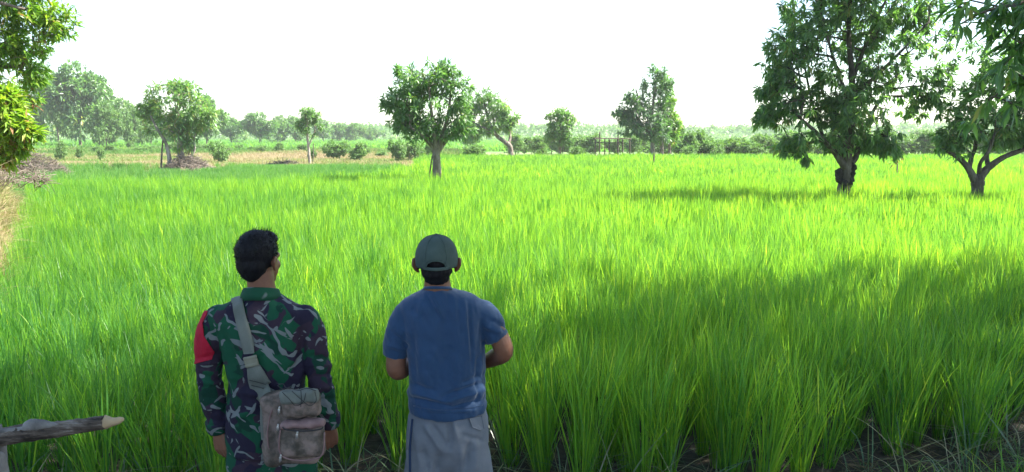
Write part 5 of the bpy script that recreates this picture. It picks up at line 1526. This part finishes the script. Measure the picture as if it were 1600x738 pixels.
# timber frame of a small unfinished hut
fb = np.array([at(955, 213, 60).x, 60.0, 0.0])
fr = empty('timber_frame', tuple(fb), 'bare timber frame of a small field shelter beside the tall dark tree', 'frame')
for (px, top, Y) in ((930, 216, 60), (945, 216, 61.5), (937, 206, 60.6), (966, 206, 60.4), (973, 216, 60), (965, 216, 61.5), (984, 217, 61.5), (952, 216, 60)):
    A = np.array(at(px, top, Y)); M = Mesh(); M.tube([(A[0], Y, -.1), (A[0] + .02, Y, A[2] * .5), A], [.06, .055, .05], 7); M.build('post', M_wood_old, fr, loc=fb)
for (x0, y0, Y0_, x1, y1, Y1_) in ((927, 216.5, 60, 976, 216.5, 60), (941, 216.5, 61.5, 987, 217, 61.5), (930, 216, 60, 945, 216, 61.5), (973, 216, 60, 984, 217, 61.5), (930, 223, 60, 973, 223, 60), (952, 216, 60, 965, 216, 61.5)):
    M = Mesh(); M.tube([np.array(at(x0, y0, Y0_)), np.array(at((x0 + x1) / 2, (y0 + y1) / 2 + .4, (Y0_ + Y1_) / 2)), np.array(at(x1, y1, Y1_))], [.038, .036, .034], 7); M.build('beam', M_wood_old, fr, loc=fb)

# earth mound with roots under the two trunked tree
M_earth = mat_noise('reddish_earth', [(0.3, (0.07, 0.042, 0.03)), (0.5, (0.15, 0.10, 0.075)), (0.7, (0.26, 0.19, 0.14))], scale=3, bump=1.0, bscale=9, bdist=.08)
mb_ = np.array([at(287, 213, 43).x, 43.0, 0.0])
M = Mesh()
for i in range(34):
    a = rg.uniform(0, 6.28); r = abs(rg.normal(0, .75)); s = rg.uniform(.2, .5) * max(.5, 1.2 - r * .4)
    ellipsoid(M, mb_ + [math.cos(a) * r * 1.2, math.sin(a) * r, .25 * max(0, 1.4 - r)], (s * rg.uniform(.7, 1.3), s, s * .7), rg.uniform(0, 3), 8)
ellipsoid(M, mb_ + [.2, 0, -.1], (2.3, 1.5, .42), 0, 14)
me = remesh(M, 'mound', .06, 1); V, Nn = get_co(me)
V = V + Nn * ((vnoise(V[:, 0] * 5 + V[:, 1] * 3, V[:, 2] * 5, 5) - .5) * .28)[:, None]
md_ = finish(me, V, 'earth_mound', M_earth, None, mb_, False); md_.location = tuple(mb_)
tag(md_, 'lumpy reddish earth mound heaped round the roots of the two trunked tree', 'mound')
M = Mesh()
for i in range(9):
    a = rg.uniform(0, 6.28); p0 = mb_ + [math.cos(a) * .3, math.sin(a) * .3, .5 + rg.random() * .3]
    p1 = mb_ + [math.cos(a) * .8, math.sin(a) * .8, .35 + .2 * rg.random()]; p2 = mb_ + [math.cos(a) * 1.2, math.sin(a) * 1.2, -.05]
    M.tube([p0, p1, p2], [.05, .04, .02], 6, rg, .1)
M.build('root', M_bark, md_, loc=mb_)

def twig_heap(name, label, cat, c, rx, ry, h, n, mat, seed, L=.9, r=.014):
    rr = np.random.default_rng(seed); M = Mesh()
    for i in range(n):
        a = rr.uniform(0, 6.28); q = math.sqrt(rr.random()); x = math.cos(a) * q; y = math.sin(a) * q
        z = h * (1 - q * q) * rr.uniform(.25, 1.05)
        d = rr.normal(0, 1, 3); d[2] *= .35; d /= np.linalg.norm(d)
        p = np.array(c) + [x * rx, y * ry, z]; l = L * rr.uniform(.4, 1.1)
        M.tube([p - d * l / 2, p + rr.normal(0, .06, 3), p + d * l / 2 + rr.normal(0, .08, 3)], [r * rr.uniform(.6, 1.4), r, r * .4], 4, smooth=0)
    o = M.build(name, mat, None, loc=c); o.location = tuple(c)
    return tag(o, label, cat)
M_twig = mat_noise('dead_twigs', [(0.3, (0.055, 0.045, 0.036)), (0.5, (0.13, 0.105, 0.085)), (0.72, (0.24, 0.20, 0.165))], scale=1.5, bump=0)
twig_heap('brush_pile', 'heap of dead grey brown brush at the left end of the fallow plot', 'brush pile', (at(40, 213, 38).x, 38.0, 0), 2.2, 1.4, 1.35, 2400, M_twig, 5, .45, .010)
twig_heap('dry_twigs', 'dry reddish twigs and dead roots piled on the earth mound', 'twigs', (mb_[0] + .3, 42.6, .1), 1.5, 1.0, 1.0, 900, M_twig, 15, .5, .014)
twig_heap('brush_pile', 'low scatter of dry brush on the fallow plot left of the slim young tree', 'brush pile', (at(445, 213, 52).x, 52.0, 0), 1.6, .8, .4, 200, M_twig, 6, .8, .02)

# the dry bank at the left edge
def bank_z(x, y):
    ex = -5.55 - 0.63 * (y - 8) + 0.15                       # foot of the bank
    d = np.clip((ex - x) / 1.1, 0, 1)
    e = np.clip((y - 5.2) / 2.5, 0, 1) * np.clip((21 - y) / 8, 0, 1)
    h = (1.75 + .5 * vnoise(x * .6, y * .6, 71)) * e
    return d * d * (3 - 2 * d) * h + .10 * (vnoise(x * 4, y * 4, 72) - .5) * d * e - .02
bx_ = np.arange(-24, -4, .22); by_ = np.arange(4.5, 22, .22); BX, BY = np.meshgrid(bx_, by_)
ix = np.arange(BX.size).reshape(BX.shape)
Fb = np.stack([ix[:-1, :-1], ix[:-1, 1:], ix[1:, 1:], ix[1:, :-1]], -1).reshape(-1, 4)
BZ = bank_z(BX, BY)
M_bank = mat_noise('dry_bank_earth', [(0.3, (0.10, 0.07, 0.045)), (0.5, (0.22, 0.165, 0.10)), (0.7, (0.34, 0.27, 0.17))], scale=3, bump=1, bscale=12, bdist=.05)
keepf = (BZ.ravel()[Fb].max(1) > .0)
bank = link('bank', np_mesh('bank', np.stack([BX, BY, BZ], -1), Fb[keepf], M_bank, smooth=True))
tag(bank, 'dry earth bank at the left edge of the rice', 'bank', kind='structure')
X, Y = jgrid(rg, -20, -4.5, 5, 21, .17, .5)
Z = bank_z(X, Y); k = (Z > .08) & (X > -0.80 * Y - 2.5); X, Y, Z = X[k], Y[k], Z[k]; n = len(X)
bv_ = [tuft(rg, 34, 4, .42, 1.0, .008, .06, 1.3, hvar=.6, tint0=.50, tvar=.22, dead=.2) for _ in range(4)]
bg_ = instanced_field('bank_grass', bv_, np.stack([X, Y, Z], -1), rg.integers(0, 4, n), np.stack([rg.normal(0, .3, n), rg.normal(0, .3, n), rg.uniform(0, 6.28, n)], -1),
    np.ones((n, 3)) * (0.7 + .6 * rg.random(n))[:, None], .25 * (vnoise(X * .8, Y * .8, 9) - .5) - .02, M_dry)
tag(bg_, 'dry straw grass hanging down the bank at the left edge', 'grass', kind='stuff')
twig_heap('dead_vines', 'tangle of grey dead vines on the dry bank under the sunlit shrub', 'dead vines', (at(-10, 213, 12.5).x, 12.5, 1.3), .8, .8, .45, 420, M_twig, 8, .35, .006)

# plants at the foot of the rice, by the men
M_straw = mat_leaf('pale_bent_blade', [(0.0, (0.05, 0.12, 0.05)), (0.5, (0.10, 0.18, 0.09)), (1.0, (0.28, 0.26, 0.16))], transl=.3, rough=.4, spec=.6, inst=True)
xs = rg.uniform(-5.5, 6.5, 170); ys = field_edge(xs) + rg.normal(-.05, .16, 170)
v_ = [tuft(rg, 6, 7, .44, 1.1, .009, .05, 2.6, hvar=.5, tint0=.5, tvar=.25, dead=.25) for _ in range(5)]
n = len(xs)
bb = instanced_field('bent_blades', v_, np.stack([xs, ys, ground_z(xs, ys)], -1), rg.integers(0, 5, n), np.stack([0 * xs, 0 * xs, rg.uniform(0, 6.28, n)], -1),
    np.ones((n, 3)) * (.6 + .7 * rg.random(n))[:, None], rg.normal(0, .15, n), M_straw)
tag(bb, 'pale bent blades arching over the soil along the rice edge', 'grass', kind='stuff')
M_litter = mat_leaf('old_straw', [(0.0, (0.03, 0.03, 0.015)), (0.5, (0.09, 0.07, 0.04)), (1.0, (0.20, 0.16, 0.10))], transl=.15, rough=.8, spec=.2, inst=True)
# trodden straw on the soil
n = 1700
xs = rg.uniform(-5, 7, n); ys = field_edge(xs) + .25 - abs(rg.normal(0, .9, n))
v_ = [tuft(rg, 5, 3, .30, .9, .006, .02, .4, hvar=.6, tint0=.6, tvar=.3, dead=.4) for _ in range(5)]
rot = np.stack([rg.normal(0, .3, n) + 1.35, rg.normal(0, .3, n), rg.uniform(0, 6.28, n)], -1)
sw_ = instanced_field('straw_litter', v_, np.stack([xs, ys, ground_z(xs, ys) + .012], -1), rg.integers(0, 5, n), rot, np.ones((n, 3)) * (.4 + .6 * rg.random(n))[:, None], rg.normal(0, .2, n), M_litter)
tag(sw_, 'trodden straw and dead leaves lying on the dark soil', 'straw', kind='stuff')
# low green grass in the lower right corner
X, Y = jgrid(rg, 1.6, 7.5, 3.2, 8.5, .085, .6)
q = field_edge(X) - Y
k = (q > .45) & (vnoise(X * 1.3, Y * 1.3, 55) + .25 * np.clip((X - 2.6) / 1.5, -1, 1) > .52) & (X > 1.9 + .3 * (4.6 - Y))
X, Y = X[k], Y[k]; n = len(X)
v_ = [tuft(rg, 14, 5, .26, .8, .006, .03, 1.0, hvar=.6, tint0=.42, tvar=.2, dead=.08) for _ in range(5)]
lg = instanced_field('low_grass', v_, np.stack([X, Y, ground_z(X, Y)], -1), rg.integers(0, 5, n), np.stack([0 * X, 0 * X, rg.uniform(0, 6.28, n)], -1),
    np.ones((n, 3)) * (.6 + .8 * rg.random(n))[:, None], rg.normal(0, .08, n), M_rice)
tag(lg, 'low grass growing on the soil in the lower right corner', 'grass', kind='stuff')
# broad leaved weeds
M_weed = mat_leaf('weed_leaf', [(0.0, (0.02, 0.06, 0.03)), (1.0, (0.07, 0.14, 0.06))], transl=.3, rough=.4)
for (px, py, lab) in ((1555, 632, 'broad leaved dark weed under the rice edge, lower right'), (1515, 650, 'smaller broad leaved weed beside the dark weed, lower right'), (1590, 640, 'broad leaved weed cut by the right edge')):
    p0 = at(px, py, 1.0); d = p0 - Vector((0, 0, CAM_Z)); t = -CAM_Z / d.z; p0 = np.array([0, 0, CAM_Z]) + np.array(d) * t
    w_ = empty('weed', tuple(p0), lab, 'weed')
    C = p0 + np.stack([rg.normal(0, .07, 12), rg.normal(0, .07, 12), rg.uniform(.04, .20, 12)], -1)
    M = Mesh()
    for c in C: M.tube([p0, p0 * .4 + c * .6 + [0, 0, .02], c], [.004, .003, .002], 5, smooth=0)
    M.build('stem', M_weed, w_, loc=p0)
    V, F, t = leaves_mesh(rg, C, np.tile([0, 0, .3], (12, 1)), 4, .12, .065, .1, .5, .3)
    link('leaves', np_mesh('leaves', V - p0, F, M_weed, attrs={'tint': ('FLOAT', t.astype(np.float32))}), w_)
# ------------------------------------------------------------------ haze
m, N_, L_ = new_mat('haze_air')
pv = N_.new('ShaderNodeVolumePrincipled')
pv.inputs['Color'].default_value = (0.95, 0.97, 1.0, 1)
pv.inputs['Density'].default_value = 0.00042
pv.inputs['Anisotropy'].default_value = 0.2
o = N_.new('ShaderNodeOutputMaterial'); L_.new(pv.outputs[0], o.inputs['Volume'])
x0, x1, y0, y1, z0, z1 = -520, 520, -40, 620, -1.2, 26
V = np.array([(x, y, z) for z in (z0, z1) for y in (y0, y1) for x in (x0, x1)], float)
Q = np.array([(0, 2, 3, 1), (4, 5, 7, 6), (0, 1, 5, 4), (2, 6, 7, 3), (0, 4, 6, 2), (1, 3, 7, 5)])
haze = link('haze', np_mesh('haze', V, Q, m))
tag(haze, 'thin bright haze over the fields', 'haze', kind='stuff')
